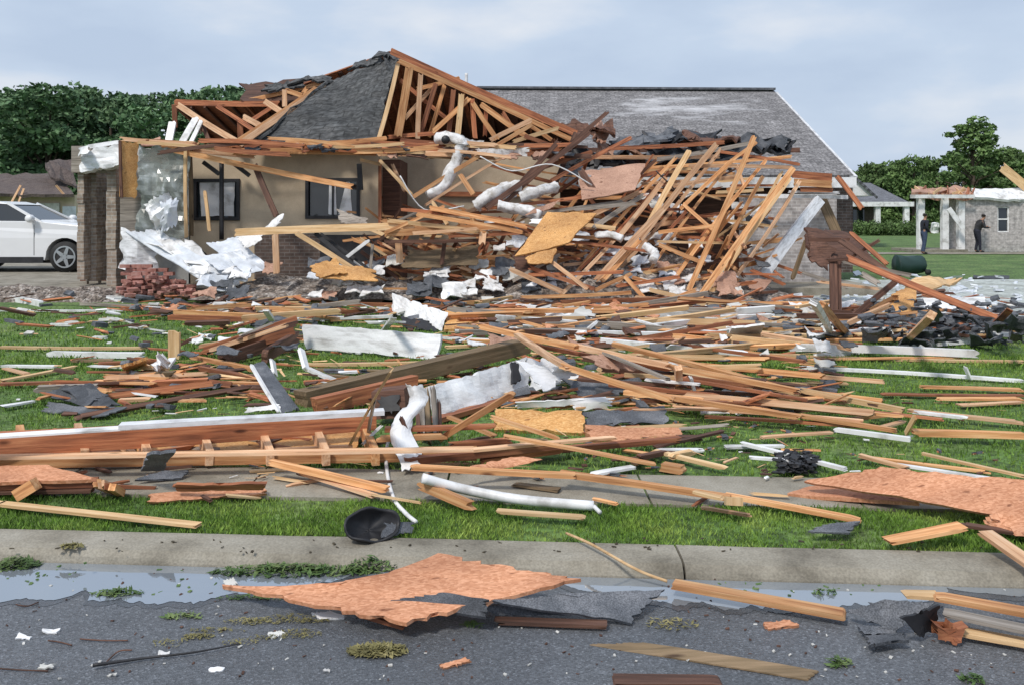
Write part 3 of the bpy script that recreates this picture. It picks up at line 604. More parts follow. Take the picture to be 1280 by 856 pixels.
# ================================================================ green bin and strip
p = G(1138, 344); b = empty('garbage_bin', tuple(p), 'dark green garbage bin lying on its side in the grass', 'bin')
tube([p + Vector((-.36, 0, .26)), p + Vector((-.2, 0, .26)), p + Vector((.36, .1, .28))], .3, 'bin', 'bin_body', b, seg=14, rs=[.275, .27, .235], wob=.15)
tube([p + Vector((-.40, 0, .26)), p + Vector((-.36, 0, .26))], .30, 'bin', 'lid', b, seg=14)
tube([p + Vector((.40, -.28, .12)), p + Vector((.40, .45, .12))], .04, 'black', 'axle', b)
for s in (-.3, .42): tube([p + Vector((.36, s, .09)), p + Vector((.36, s + .05, .09))], .08, 'tyre', 'wheel', b)
tag(patch([G(1216, 345), G(1262, 345), G(1262, 349), G(1216, 349)], .05, 'black', 'rubber_mat', None, 8, 3, .03, .02), 'flat black strip lying in the grass right of the green bin', 'mat')

# ================================================================ the white car (front end in view)
cx, cy, cz = -11.62, 22.9, 0.18          # front wheel centre x, near side y, ground z
car = empty('parked_car', (cx - 1.4, cy + .92, cz), 'white sport utility car parked at left edge, nose toward the brick piers', 'car')
def carM(): return Matrix.Translation((cx, cy + .92, cz))
# side profile (x from front wheel, z), body lower shell; x positive forward
low = [(.86, .42), (.90, .62), (.86, .84), (.74, .98), (.30, 1.09), (-.40, 1.16), (-.62, 1.19), (-3.3, 1.22), (-3.62, 1.12), (-3.70, .8), (-3.66, .45), (-3.4, .30), (.70, .28)]
secs = [(-.92, .0), (-.905, .05), (-.86, .10), (-.70, .13), (0, .15), (.70, .13), (.86, .10), (.905, .05), (.92, .0)]
def loft(name, prof, inset, m, parent, smooth=True, xs=.12):
    v = []; f = []; n = len(prof); cxm = sum(a for a, b in prof) / n; czm = sum(b for a, b in prof) / n
    for (yy, bulge) in inset:
        for (a, b) in prof:
            da = a - cxm; k = bulge
            v.append((a + (xs * k * (1 if da > 0 else -1) if abs(da) > 1.6 else 0), yy, b + (k * .35 if b > .9 else 0)))
    for i in range(len(inset) - 1):
        for q in range(n): f.append((i * n + q, i * n + (q + 1) % n, (i + 1) * n + (q + 1) % n, (i + 1) * n + q))
    f.append(tuple(range(n - 1, -1, -1))); f.append(tuple(range(len(v) - n, len(v))))
    return mesh(name, v, f, m, parent, mw=carM(), smooth=False)
def arch(prof_fn=None): pass
# side panel with wheel arch openings: outline with arcs
def side_outline():
    pts = [(.86, .42), (.90, .62), (.86, .84), (.74, .98), (.30, 1.09), (-.40, 1.16), (-.62, 1.19), (-3.3, 1.22), (-3.62, 1.12), (-3.70, .8), (-3.66, .45), (-3.3, .30)]
    arc2 = [(-2.72 - .45 * math.cos(a), .36 + .45 * math.sin(a)) for a in np.linspace(math.pi - .15 - math.pi + .15, math.pi - .15, 12)]
    arc2 = [(-2.72 + .45 * math.cos(math.pi - a), .36 + .45 * math.sin(a)) for a in np.linspace(.0, math.pi, 12)]
    arc1 = [(0 + .45 * math.cos(math.pi - a), .36 + .45 * math.sin(a)) for a in np.linspace(.0, math.pi, 12)]
    return pts + [(-3.17, .30)] + arc2 + [(-2.25, .28), (-.47, .28)] + arc1 + [(.47, .30), (.75, .32)]
so_ = side_outline(); mb = MB(); n = len(so_)
lay = [(-.90, 1.0), (-.92, .985), (-.93, .96)]
body_v = []; body_f = []
ys_ = [-.93, -.925, -.88, -.60, .60, .88, .925, .93]; ins = [.965, .99, 1.0, 1.0, 1.0, 1.0, .99, .965]
for yy, k in zip(ys_, ins):
    for (a, b) in so_: body_v.append(((a + 1.4) * (k if abs(a + 1.4) > 2 else 1) - 1.4, yy * (1.0 if b < .95 else .955), .75 + (b - .75) * k + (0.035 if abs(yy) < .7 and b > 1.0 else 0)))
for i in range(len(ys_) - 1):
    for q in range(n): body_f.append((i * n + q, i * n + (q + 1) % n, (i + 1) * n + (q + 1) % n, (i + 1) * n + q))
bd = mesh('body', body_v, body_f, 'carpaint', car, mw=carM())
import mathutils
tri = mathutils.geometry.tessellate_polygon([[Vector((a, 0, b)) for a, b in so_]])
sv = [(x_, y_, z_) for (x_, y_, z_) in body_v[:n]] + body_v[-n:]
mesh('side_panel', sv, [tuple(q) for q in tri] + [tuple(i + n for i in q) for q in tri], 'carpaint', car, mw=carM())
cab = [(-.62, 1.17), (-1.45, 1.60), (-1.75, 1.655), (-2.9, 1.64), (-3.3, 1.52), (-3.58, 1.18)]
gv_ = []; gf_ = []
for yy, k in ((-.86, 0), (-.70, 1), (.70, 1), (.86, 0)): pass
def cabshell(name, pr, w0, w1, m, grow=0.0):
    v = []; n = len(pr)
    for s in (-1, 1):
        for a, b in pr: wd = w0 + (w1 - w0) * (b - 1.17) / .48; v.append((a, s * (wd + grow), b))
    f = [tuple(range(n)), tuple(range(2 * n - 1, n - 1, -1))] + [(q + n, (q + 1) % n + n, (q + 1) % n, q) for q in range(n)]
    return mesh(name, v, f, m, car, mw=carM())
cabshell('cabin_glass', cab, .84, .62, 'glass')
rf = [(-1.40, 1.59), (-1.75, 1.668), (-2.9, 1.655), (-3.34, 1.53), (-3.30, 1.49), (-2.9, 1.60), (-1.75, 1.61)]
cabshell('roof', rf, .85, .63, 'carpaint', .012)
for s in (-1, 1):
    for a, b, w_ in (((-.58, .86, 1.16), (-1.5, .655, 1.63), .06), ((-1.95, .85, 1.18), (-2.0, .66, 1.62), .07), ((-2.85, .85, 1.18), (-2.85, .655, 1.62), .08), ((-3.6, .84, 1.16), (-3.2, .65, 1.56), .12)):
        p1, p2 = [Vector((q[0], q[1] * s, q[2])) + carM().translation for q in (a, b)]; board(p1, p2, w_, .035, 'carpaint' if a[0] < -3 or a[0] > -1 else 'black', 'pillar', car)
    T0 = carM().translation
    mir = tube([T0 + Vector((-.78, s * .90, 1.22)), T0 + Vector((-.76, s * 1.0, 1.25)), T0 + Vector((-.77, s * 1.10, 1.26))], .1, 'carpaint', 'mirror', car, rs=[.03, .10, .085])
    mesh('headlight', *boxvf((.56, s * .90 - .04, .80), (.84, s * .90 + .035, .93)), 'pane', car, mw=carM())
    for a in (-1.62, -2.55): mesh('door_handle', *boxvf((a - .22, s * .935 - .02, .98), (a, s * .935 + .02, 1.02)), 'chrome', car, mw=carM())
    for a in (-.72, -1.85, -2.75): mesh('door_seam', *boxvf((a - .006, s * .931 - .004, .40), (a + .006, s * .931 + .004, 1.12)), 'black', car, mw=carM())
    mesh('sill', *boxvf((-2.2, s * .90 - .05, .22), (-.5, s * .90 + .045, .36)), 'black', car, mw=carM())
    for wx in (0, -2.72):
        c = T0 + Vector((wx, s * .80, .36)); wl = tube([c + Vector((0, -.12, 0)), c + Vector((0, .12, 0))], .36, 'tyre', 'wheel', car, seg=28, sub=2)
        mb = MB(); fy = s * .125
        for k in range(5):
            an = k * 2 * math.pi / 5; d = Vector((math.cos(an), 0, math.sin(an))); e = Vector((-math.sin(an), 0, math.cos(an)))
            mb.prism([c + d * .04 + e * .05 + Vector((0, fy, 0)), c + d * .25 + e * .028 + Vector((0, fy, 0)), c + d * .25 - e * .028 + Vector((0, fy, 0)), c + d * .04 - e * .05 + Vector((0, fy, 0))], (0, s * .012, 0))
        ring = [(c + Vector((math.cos(q) * r_, fy, math.sin(q) * r_))) for r_ in (.26, .225) for q in np.linspace(0, 2 * math.pi, 25)[:-1]]
        mb.add([q + Vector((0, s * .014, 0)) for q in ring] , [(k, (k + 1) % 24, (k + 1) % 24 + 24, k + 24) for k in range(24)])
        mb.add([c + Vector((math.cos(q) * .06, fy + s * .016, math.sin(q) * .06)) for q in np.linspace(0, 2 * math.pi, 13)[:-1]], [tuple(range(12))])
        mb.build('rim', 'chrome', wl)
        # dark wheel well behind
        well = MB(); pts = [(wx + .448 * math.cos(a), .36 + .448 * math.sin(a)) for a in np.linspace(0, math.pi, 14)] + [(wx - .448, .24), (wx + .448, .24)]
        mesh('wheel_well', [(a, s * .62, b) for a, b in pts] + [(a, s * .66, b) for a, b in pts], [tuple(range(16)), tuple(range(31, 15, -1))] + [(q, (q + 1) % 16, (q + 1) % 16 + 16, q + 16) for q in range(16)], 'black', car, mw=carM())
mesh('underbody', *boxvf((-3.5, -.6, .2), (.7, .6, .5)), 'black', car, mw=carM())
mesh('grille', *boxvf((.86, -.5, .5), (.925, .5, .78)), 'black', car, mw=carM())

bpy.context.view_layer.update()
Sc = Matrix.Diagonal((1.10, 1.08, 1.11, 1))
for ch in [o for o in COL.objects if o.parent == car]: ch.matrix_local = Sc @ ch.matrix_local
car.location.x -= .12
# ================================================================ the wrecked house
rnd = random.Random(21)
SL = 0.18
fs = MB().box((xr(150, 17.9) , 17.85, -.1), (7.6, 29, SL)); 
house = empty('wrecked_house', (0, 20, 0), 'wrecked tan stucco house with caved-in roof and bare trusses', 'house')
fs.build('foundation', 'conc', house)
def wallbox(px0, px1, y0, y1, Y, m, name='wall', parent=house, d=.15, holes=()):
    z1 = EYE + (HZ - y0) / F * Y; z0 = SL if y1 is None else EYE + (HZ - y1) / F * Y
    mb = MB(); cur = px0
    for (a, b, c, e) in holes:
        mb.box((xr(cur, Y), Y, z0), (xr(a, Y), Y + d, z1))
        mb.box((xr(a, Y), Y, EYE + (HZ - c) / F * Y), (xr(b, Y), Y + d, z1)); mb.box((xr(a, Y), Y, z0), (xr(b, Y), Y + d, EYE + (HZ - e) / F * Y)); cur = b
    mb.box((xr(cur, Y), Y, z0), (xr(px1, Y), Y + d, z1)); return mb.build(name, m, parent)
wallbox(236, 475, 190, None, 19, 'stucco', holes=[(246, 296, 228, 272), (386, 446, 227, 270)])
def window(px0, px1, y0, y1, Y, mull, curtain):
    x0, x1 = xr(px0, Y), xr(px1, Y); za, zb = EYE + (HZ - y1) / F * Y, EYE + (HZ - y0) / F * Y; e = .07
    mb = MB().box((x0 - e, Y - .04, za - e), (x0, Y + .1, zb + e)).box((x1, Y - .04, za - e), (x1 + e, Y + .1, zb + e)).box((x0, Y - .04, zb), (x1, Y + .1, zb + e)).box((x0, Y - .04, za - e), (x1, Y + .1, za))
    for q in mull: mb.box((x0 + (x1 - x0) * q - .02, Y - .01, za), (x0 + (x1 - x0) * q + .02, Y + .05, zb))
    f_ = mb.build('window', 'black', house)
    mesh('pane', *boxvf((x0, Y + .05, za), (x1, Y + .07, zb)), 'glass', f_)
    for a, b, c, d_ in curtain:
        patch([Vector((x0 + (x1 - x0) * a, Y + .035, zb)), Vector((x0 + (x1 - x0) * b, Y + .035, zb)), Vector((x0 + (x1 - x0) * d_, Y + .035, za + .02)), Vector((x0 + (x1 - x0) * c, Y + .035, za + .02))], .006, 'w', 'curtain', f_, 6, 5, .01, .01)
window(246, 296, 228, 272, 19, (.62,), [(.05, .95, .1, .92)])
window(386, 446, 227, 270, 19, (.5,), [(.42, .55, .40, .58), (.78, .86, .6, .9)])
# recess, inner walls
wallbox(475, 700, 190, None, 21.2, 'stucco', 'inner_wall')
wallbox(548, 668, 240, 246, 21.1, 'r', 'wall_rail')
mesh('recess_shade', *boxvf((xr(478, 19.6), 19.6, SL), (xr(500, 19.6), 21, 2.9)), 'd', house)  # solid dark box paints the shade of the recess
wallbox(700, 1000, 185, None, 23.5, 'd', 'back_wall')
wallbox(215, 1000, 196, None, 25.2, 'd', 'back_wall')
wallbox(928, 1046, 243, None, 19.6, 'brkg', 'brick_wall', d=.3)
wallbox(1000, 1066, 219, None, 22.8, 'brkd', 'brick_wall', d=.2)
wallbox(318, 400, 293, None, 18.86, 'brkd', 'brick_wainscot', d=.1)
wallbox(400, 474, 294, None, 18.86, 'black', 'void_shade', d=.1)  # black panel over the wall stands in for the shade of a void
# downpipe and dark brackets on the stucco
tube([W(277, 203, 18.6), W(277, 300, 18.6)], .05, 'black', 'downpipe', house, seg=8)
for a, b, c, d_, m_, w_ in [(254, 203, 274, 218, 'black', 5), (291, 204, 312, 220, 'black', 5), (449, 205, 451, 238, 'black', 6), (475, 200, 475, 292, 'r', 4)]:
    board(W(a, b, 18.7), W(c, d_, 18.7), w_ * 18.7 / F, .06, m_, 'trim', house)
# ---- the big intact shingle roof behind
RY, EY = 29.0, 22.0
a, b, c, d_ = W(596, 112, RY), W(968, 114, RY), W(1067, 219, EY), W(560, 219, EY)
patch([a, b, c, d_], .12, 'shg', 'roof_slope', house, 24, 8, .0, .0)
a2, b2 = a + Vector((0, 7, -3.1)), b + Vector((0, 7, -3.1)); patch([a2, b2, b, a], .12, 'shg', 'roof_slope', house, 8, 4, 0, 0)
MB().prism([b + Vector((-.12, 0, -.14)), c + Vector((-.12, .1, -.14)), b2 + Vector((-.12, 0, -.14))], (-.15, 0, 0)).build('gable_end', 'w', house)
board(b + Vector((0, 0, -.05)), c + Vector((0, 0, -.05)), .2, .04, 'fasc', 'barge_board', house)
MB().box((xr(560, EY), EY - .06, c.z - .32), (c.x + .05, EY - .02, c.z - .06)).build('fascia', 'w', house)
board(a + Vector((0, -.02, .05)), b + Vector((0, -.02, .05)), .07, .25, 'felt', 'ridge_cap', house)
tag(tube([W(583, 118, 28), W(583, 92, 28)], .05, 'w', 'vent_pipe', None, seg=8), 'thin roof vent pipe rising above the broken ridge', 'pipe')
# ---- the broken roof: far slope seen from underneath
ridge = [(215, 131), (300, 128), (360, 112), (405, 94), (445, 80), (487, 64), (560, 96), (640, 133), (722, 168)]
for (p, q) in zip(ridge, ridge[1:]):
    x = [W(p[0], p[1], 20.6), W(q[0], q[1], 20.6)]
    lo = [Vector((v.x + .3, 25.3, 3.0)) for v in x]
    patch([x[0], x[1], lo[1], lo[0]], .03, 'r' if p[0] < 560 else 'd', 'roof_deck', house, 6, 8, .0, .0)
for k in range(30):
    u = k / 29; px = 222 + u * 490; 
    for (p, q) in zip(ridge, ridge[1:]):
        if p[0] <= px <= q[0]: py = p[1] + (q[1] - p[1]) * (px - p[0]) / (q[0] - p[0])
    t_ = W(px, py + 3, 20.62); l_ = Vector((t_.x + .3, 25.1, 2.95)); board(t_, l_, .10, .045, rnd.choice('rrdd'), 'rafter', house)
# black shingle tatters along the ridge
for a_, b_, c_, e_ in [(362, 96, 417, 94), (330, 106, 380, 97), (470, 64, 502, 66), (440, 78, 480, 68)]:
    patch([W(a_, b_, 20.4), W(c_, e_, 20.4), W(c_ + 4, e_ + 10, 20.1), W(a_ - 6, b_ + 10, 20.1)], .05, 'shd', 'torn_shingles', house, 12, 3, .08, .2)
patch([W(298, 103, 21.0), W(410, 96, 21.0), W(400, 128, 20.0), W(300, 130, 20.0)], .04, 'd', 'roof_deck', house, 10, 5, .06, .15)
# the dark shingled face still on its rafters
patch([W(414, 100, 20.1), W(497, 66, 20.2), W(474, 179, 18.5), W(292, 184, 18.5)], .05, 'shd', 'roof_slope', house, 22, 16, .07, .07)
patch([W(405, 108, 20.0), W(418, 100, 20.0), W(330, 168, 18.6), W(292, 186, 18.45)], .05, 'shd', 'torn_shingles', house, 10, 12, .09, .2)
patch([W(478, 66, 20.2), W(502, 66, 20.4), W(488, 130, 19.6), W(470, 120, 19.6)], .04, 'shd', 'torn_shingles', house, 6, 8, .12, .15)
# beams and rafters: x1,y1,x2,y2,width px,Y1,Y2,material,name
def hb(rows, parent=house):
    for r in rows.strip().split('\n'):
        q = r.split(','); f_ = [float(z) for z in q[:7]]
        board(W(f_[0], f_[1], f_[5]), W(f_[2], f_[3], f_[6]), f_[4] * f_[5] / F, .045, q[7], q[8], parent, jag=.06, bow=.02)
hb('''299,182,409,108,8,18.3,19.9,p,rafter
286,184,396,110,6,18.3,19.9,o,rafter
222,131,297,178,7,19.8,18.7,p,rafter
218,128,350,130,7,20.0,20.0,r,top_plate
300,128,404,104,5,20.3,20.3,o,top_plate
304,146,328,159,7,19.6,19.3,p,rafter
331,127,353,141,7,19.8,19.4,p,rafter
356,112,356,134,6,19.9,19.9,p,web
356,113,378,120,6,19.9,19.9,o,web
378,118,384,110,5,19.9,19.9,o,web
300,148,301,176,7,19.6,19.6,r,web
246,147,225,183,8,19.4,18.9,w,rafter
252,151,236,184,5,19.3,18.9,w,rafter
216,152,210,183,9,19.2,18.9,w,rafter
250,150,262,178,5,19.6,19.2,d,web
218,131,219,160,6,19.9,19.9,r,web
262,157,300,180,5,19.5,19.0,r,rafter
270,132,330,172,5,19.9,19.2,r,rafter
345,131,300,160,5,20.1,19.6,r,rafter
498,78,473,176,5,19.6,18.4,y,rafter
488,64,722,168,8,19.4,19.4,r,hip_rafter
497,76,716,176,6,19.2,19.2,o,hip_rafter
512,84,497,172,10,18.9,18.9,o,post
526,92,522,174,6,19.0,19.0,p,post
545,104,524,172,6,19.1,19.1,r,web
556,106,536,172,5,19.4,19.4,o,web
567,112,560,172,6,19.0,19.0,r,post
577,117,572,172,7,18.8,18.8,y,post
590,124,594,174,6,19.0,19.0,r,post
608,132,606,172,5,19.4,19.4,r,post
540,166,588,122,6,18.9,18.9,o,web
590,128,622,176,6,18.9,18.9,o,web
600,130,662,174,7,19.1,19.1,o,web
628,140,650,176,5,19.2,19.2,r,web
655,152,690,176,5,19.1,19.1,o,web
520,112,575,98,5,20.0,20.0,o,web
500,100,560,150,5,20.2,20.2,r,web
505,150,545,105,5,20.1,20.1,p,web
612,176,665,150,6,18.9,18.9,p,web
640,178,700,160,5,18.9,18.9,y,web
655,170,712,190,5,18.8,18.8,r,web
484,172,560,166,5,19.0,19.0,r,bottom_chord
190,181,300,189,9,18.5,18.4,r,eave_beam
295,184,520,183,8,18.35,18.35,r,eave_beam
290,190,470,191,8,18.2,18.2,o,eave_beam
380,184,560,190,8,18.1,18.2,r,eave_beam
460,180,700,187,8,18.3,18.3,r,eave_beam
470,192,620,197,7,18.15,18.2,p,eave_beam
500,176,705,198,6,18.4,18.0,r,eave_beam
560,186,740,196,6,18.2,18.0,d,eave_beam
200,184,442,234,7,18.2,18.0,o,eave_beam
170,176,250,181,5,18.5,18.5,y,eave_beam
240,188,320,196,6,18.3,18.3,p,eave_beam
450,200,476,206,4,18.6,18.6,y,rafter
474,200,516,245,4,18.2,18.0,y,rafter
490,205,506,240,4,19.0,18.5,p,rafter
318,206,346,272,7,18.3,17.9,d,post
237,184,239,296,5,18.4,18.4,t,corner_board
256,238,262,290,4,18.4,18.3,y,post''')
for k in range(30):
    px = rnd.uniform(190, 690); py = 180 + (px - 300) * .022 + rnd.uniform(-7, 10); L_ = rnd.uniform(20, 75); sl = rnd.uniform(-.10, .14); Y = rnd.uniform(17.9, 18.3)
    board(W(px - L_, py - sl * L_, Y), W(px + L_, py + sl * L_, Y + rnd.uniform(-.2, .2)), rnd.uniform(3, 6.5) * Y / F, .04, rnd.choice('rropdy'), 'broken_eave_board', house, jag=.12, bow=.04)
for k in range(26):       # shingle and felt rags hanging along the eave
    px = rnd.uniform(300, 700); py = 178 + (px - 300) * .03 + rnd.uniform(-5, 8); wd = rnd.uniform(10, 34)
    patch([W(px, py, 18.0), W(px + wd, py + rnd.uniform(-3, 3), 18.0), W(px + wd - 3, py + rnd.uniform(4, 9), 17.9), W(px + 2, py + rnd.uniform(4, 9), 17.9)], .02, rnd.choice(['d', 'r', 'felt', 'r', 'ply', 'd']), 'eave_rag', house, 5, 3, .06, .08)
# right roof ruins: torn dark roofing over the pile
for q in ['760,176 850,160 846,176 762,188 felt', '800,168 905,164 902,184 806,188 black', '848,160 930,172 925,184 850,178 d', '890,168 992,180 988,186 884,188 felt', '958,180 994,184 990,190 952,190 black', '700,160 768,150 772,164 712,172 d', '742,152 765,166 760,178 738,170 ply', '740,176 800,182 806,196 744,190 ply', '812,182 900,186 960,196 806,200 felt', '770,196 860,200 850,212 772,208 d',
          '700,186 790,192 780,206 706,200 black', '800,206 880,196 930,206 850,216 black']:
    z = q.split(); c = [tuple(map(float, k.split(','))) for k in z[:4]]
    patch([W(*c[0], 21.0), W(*c[1], 21.0), W(*c[2], 20.0), W(*c[3], 20.0)], .06, z[4], 'torn_roofing', house, 12, 5, .16, .35, freq=2)
hb('''760,186,906,178,5,19.6,19.6,r,purlin
700,196,900,196,5,19.8,19.8,p,purlin
780,212,990,196,4,19.4,19.4,o,purlin
820,200,944,178,5,19.2,19.0,g,purlin
690,172,700,200,6,19.4,19.4,r,web
720,166,690,240,6,18.6,18.2,d,web
990,218,1040,222,9,19.0,19.0,r,header
992,228,1040,231,9,18.9,18.9,o,header
1000,237,1042,238,6,18.95,18.95,r,header
945,246,1060,247,5,19.2,19.2,w,soffit_edge
985,240,1050,241,3,19.1,19.1,fasc,soffit_edge
1026,247,1046,292,12,19.4,19.2,t,post
1046,220,1078,262,6,19.0,18.8,r,brace''')
# ================================================================ garage corner ruin on the left
gar = empty('garage_ruin', (xr(125, 18.6), 18.9, 0), 'row of brick garage piers carrying a crumpled white header', 'garage')
def pier(px0, px1, y0, y1, Y, lean=0):
    R = random.Random(int(px0)); x0, x1 = xr(px0, Y), xr(px1, Y); za, zb = EYE + (HZ - y1) / F * Y, EYE + (HZ - y0) / F * Y
    mb = MB(); z = za; d0 = .45
    while z < zb:
        s = lean * (z - za); j = lambda: R.uniform(-.012, .012)
        mb.box((x0 + s + j(), Y + j(), z), (x1 + s + j(), Y + d0, z + .2 - .003)); z += .2
    mb.build('brick_pier', 'brk', gar)
pier(96.5, 105, 213, 350, 18.4); pier(109, 120, 210, 352, 18.7); pier(124, 128.5, 208, 350, 19.0); pier(133, 145, 208, 360, 18.3)
mesh('dark_backing', *boxvf((xr(100, 19.8), 19.8, 0), (xr(148, 19.8), 19.9, 2.9)), 'd', gar)  # dark sheet that paints the shade in the gaps between piers
for a_, b_ in ((107, 18.9), (122.5, 18.9)): mesh('gap_post', *boxvf((xr(a_, b_), b_, SL - .3), (xr(a_ + 1.5, b_), b_ + .1, 2.7)), 'g', gar)
patch([W(99, 188, 18.1), W(150, 178, 18.1), W(151, 208, 18.0), W(98, 217, 18.0)], .14, 'siding', 'header', gar, 12, 6, .06, .06, freq=2.5)
patch([W(97, 186, 18.0), W(112, 182, 18.1), W(112, 192, 18.0), W(97, 197, 18.0)], .2, 'w', 'header_cap', gar, 5, 4, .04, .05)
mesh('header_back', *boxvf((xr(98, 18.6), 18.3, 2.55), (xr(150, 18.6), 18.7, 3.1)), 'g', gar)
patch([W(150, 176, 18.0), W(173, 178, 18.2), W(172, 249, 18.2), W(149, 247, 18.0)], .05, 'osby', 'sheathing', gar, 6, 12, .02, .05)
wallbox(148, 238, 186, None, 19.0, 'drywall', 'inner_wall', gar)
wallbox(150, 180, 247, 300, 18.3, 'g', 'lower_sheathing', gar, .05)
patch([W(172, 180, 18.15), W(238, 184, 18.2), W(236, 300, 18.2), W(170, 296, 18.0)], .012, 'film', 'plastic_sheet', gar, 14, 20, .10, .08, freq=2)
patch([W(148, 283, 18.0), W(200, 296, 18.0), W(196, 350, 17.9), W(146, 336, 17.9)], .02, 'fasc', 'wall_wrap', gar, 8, 8, .1, .12)
patch([W(172, 178, 18.6), W(200, 168, 18.6), W(196, 182, 18.3), W(176, 182, 18.3)], .03, 'ply', 'sheathing', gar, 6, 4, .05, .08)
hb('''172,178,300,190,4,18.1,18.1,y,top_plate
110,184,150,178,5,18.3,18.3,w,header_trim
232,186,233,298,4,18.1,18.1,y,stud
150,176,152,248,3,17.95,17.95,d,edge_board''', gar)
# broken red brick base under it
bw = MB(); R = random.Random(4)
for row in range(9):
    z = .0 + row * .075; x = xr(152, 17.7) + (row % 2) * .1
    while x < xr(243, 17.7) - row * .09 * R.uniform(.4, 1.6):
        if R.random() > .05 * row: bw.xbox(Matrix.Translation((x + R.uniform(-.02, .02), 17.65 + R.uniform(-.06, .06), z)) @ Matrix.Rotation(R.uniform(-.12, .12), 4, 'Z'), (0, 0, 0), (.2, .1, .068))
        x += .21
blotch('brick_red', (0.20, 0.08, 0.06), (0.36, 0.16, 0.13), (0.48, 0.30, 0.26), scale=6, amt=.2)
tag(bw.build('broken_brick_wall', 'brick_red'), 'low crumbling red brick wall below the hanging plastic', 'brick wall')
brk = [MB().xbox(Matrix.Rotation(.0, 4, 'Z'), (-.1, -.05, 0), (.1, .05, .065)).v]
bme = bpy.data.meshes.new('brick'); bm_ = bmesh.new(); bmesh.ops.create_cube(bm_, size=1); bmesh.ops.scale(bm_, vec=(.2, .095, .065), verts=bm_.verts)
bmesh.ops.bevel(bm_, geom=list(bm_.edges), offset=.006, segments=1, affect='EDGES'); bm_.to_mesh(bme); bm_.free(); bme.materials.append(M['brick_red'])
for k in range(90):
    u = rnd.random(); px = rnd.uniform(150, 262); z = max(0, .55 * (1 - abs(px - 190) / 80) * rnd.random()); Y = 17.6 - rnd.random() ** 2 * .9
    o = put(bpy.data.objects.new('brick', bme), Matrix.Translation((xr(px, Y), Y, z + .03)) @ Matrix.Rotation(rnd.uniform(0, 3), 4, 'Z') @ Matrix.Rotation(rnd.uniform(-.6, .6), 4, 'X'))
    tag(o, 'loose red brick tumbled at the foot of the low broken brick wall', 'brick', 'bricks fallen at the low wall')
# long white garage door skins sliding down
def quads(rows, label, cat, name, thick=.015, warp=.05, rag=.05, **k):
    for r in rows.strip().split('\n'):
        z = r.split(); c = [tuple(map(float, q.split(','))) for q in z[:4]]
        tag(patch([W(*q) for q in c], thick, z[4], name, None, 14, 8, warp, rag, **k), label, cat)
quads('''152,287,18.0 200,288,17.8 300,352,16.9 268,364,16.7 metal
196,300,17.7 240,300,17.8 306,358,17.0 252,352,16.9 w
166,292,17.9 240,322,17.5 303,350,16.8 290,362,16.6 w''', 'long bent white garage door skin sliding over the bricks', 'metal sheet', 'door_skin', warp=.12, rag=.10, freq=1.2, smooth=True)
quads('''178,255,17.7 212,240,17.8 222,262,17.7 196,292,17.6 w
198,250,17.6 226,246,17.7 222,282,17.6 200,296,17.5 metal''', 'crumpled white paper-like wrap caught on the hanging plastic', 'wrap', 'wrap_scrap', warp=.18, rag=.15, freq=2.5)
quads('''256,300,17.4 296,296,17.6 340,334,17.0 306,342,16.8 metal
250,318,17.2 300,310,17.2 330,340,16.8 270,340,16.8 metal
294,296,17.3 358,268,17.6 352,280,17.5 304,309,17.1 w
300,303,17.2 326,292,17.3 330,299,17.2 306,310,17.1 w''', 'pale sheet metal siding leaning before the stucco wall', 'metal sheet', 'siding_sheet', warp=.07, rag=.06, freq=1.5)
# ================================================================ the collapsed pile
def wb(rows, label, cat='board', name='board', jag=.08, bow=.015, twist=0.0, t=.05, group=None):
    for r in rows.strip().split('\n'):
        q = r.split(','); f_ = [float(z) for z in q[:7]]
        tag(board(W(f_[0], f_[1], f_[5]), W(f_[2], f_[3], f_[6]), f_[4] * .85 * f_[5] / F, t, q[7], name, None, jag=jag, bow=bow, twist=twist), label, cat, group)
# the big leaning roof trusses: one thing each
def truss(label, rows):
    rows = [r.split(',') for r in rows.strip().split('\n')]
    f0 = [float(z) for z in rows[0][:7]]; base = W(f0[2], f0[3], f0[6]); e = empty('roof_truss', tuple(base), label, 'truss')
    for q in rows:
        f_ = [float(z) for z in q[:7]]
        board(W(f_[0], f_[1], f_[5]), W(f_[2], f_[3], f_[6]), f_[4] * .74 * f_[5] / F, .045, q[7], q[8], e, jag=.04, bow=.02)
truss('tall roof truss leaning farthest right, its pale end by the soffit', '''992,210,866,384,9,17.4,16.4,o,chord
988,222,882,376,7,17.6,16.6,y,chord
861,208,992,210,6,17.6,17.6,p,chord
900,190,1000,206,5,18.0,18.0,r,chord
930,232,920,206,5,17.6,17.6,p,web
954,220,905,312,6,17.5,17.1,o,web
912,232,980,232,4,17.7,17.5,r,web
946,178,900,212,5,17.9,17.6,o,web''')
truss('roof truss standing steep in the middle right of the pile', '''943,170,855,376,8,17.0,16.2,o,chord
916,200,850,262,6,17.2,17.4,o,web
822,291,898,282,6,17.0,16.8,o,web
823,306,882,330,7,16.8,16.5,o,web
820,302,905,304,4,17.0,16.8,y,web
790,347,868,368,6,16.4,16.3,o,web
853,255,896,292,6,17.3,16.9,o,web
860,262,826,300,5,17.3,17.2,r,web''')
truss('roof truss leaning left of the steep one with three ribs', '''896,180,800,300,9,17.6,17.0,p,chord
800,300,752,352,8,17.0,16.2,o,chord
862,188,806,290,9,17.9,17.2,y,chord
832,222,772,298,8,17.8,17.0,p,chord
770,298,700,370,6,17.0,16.0,p,chord
800,230,862,226,5,18.0,17.7,p,web
812,262,868,262,5,17.5,17.4,r,web
780,236,820,200,5,18.2,18.0,d,web''')
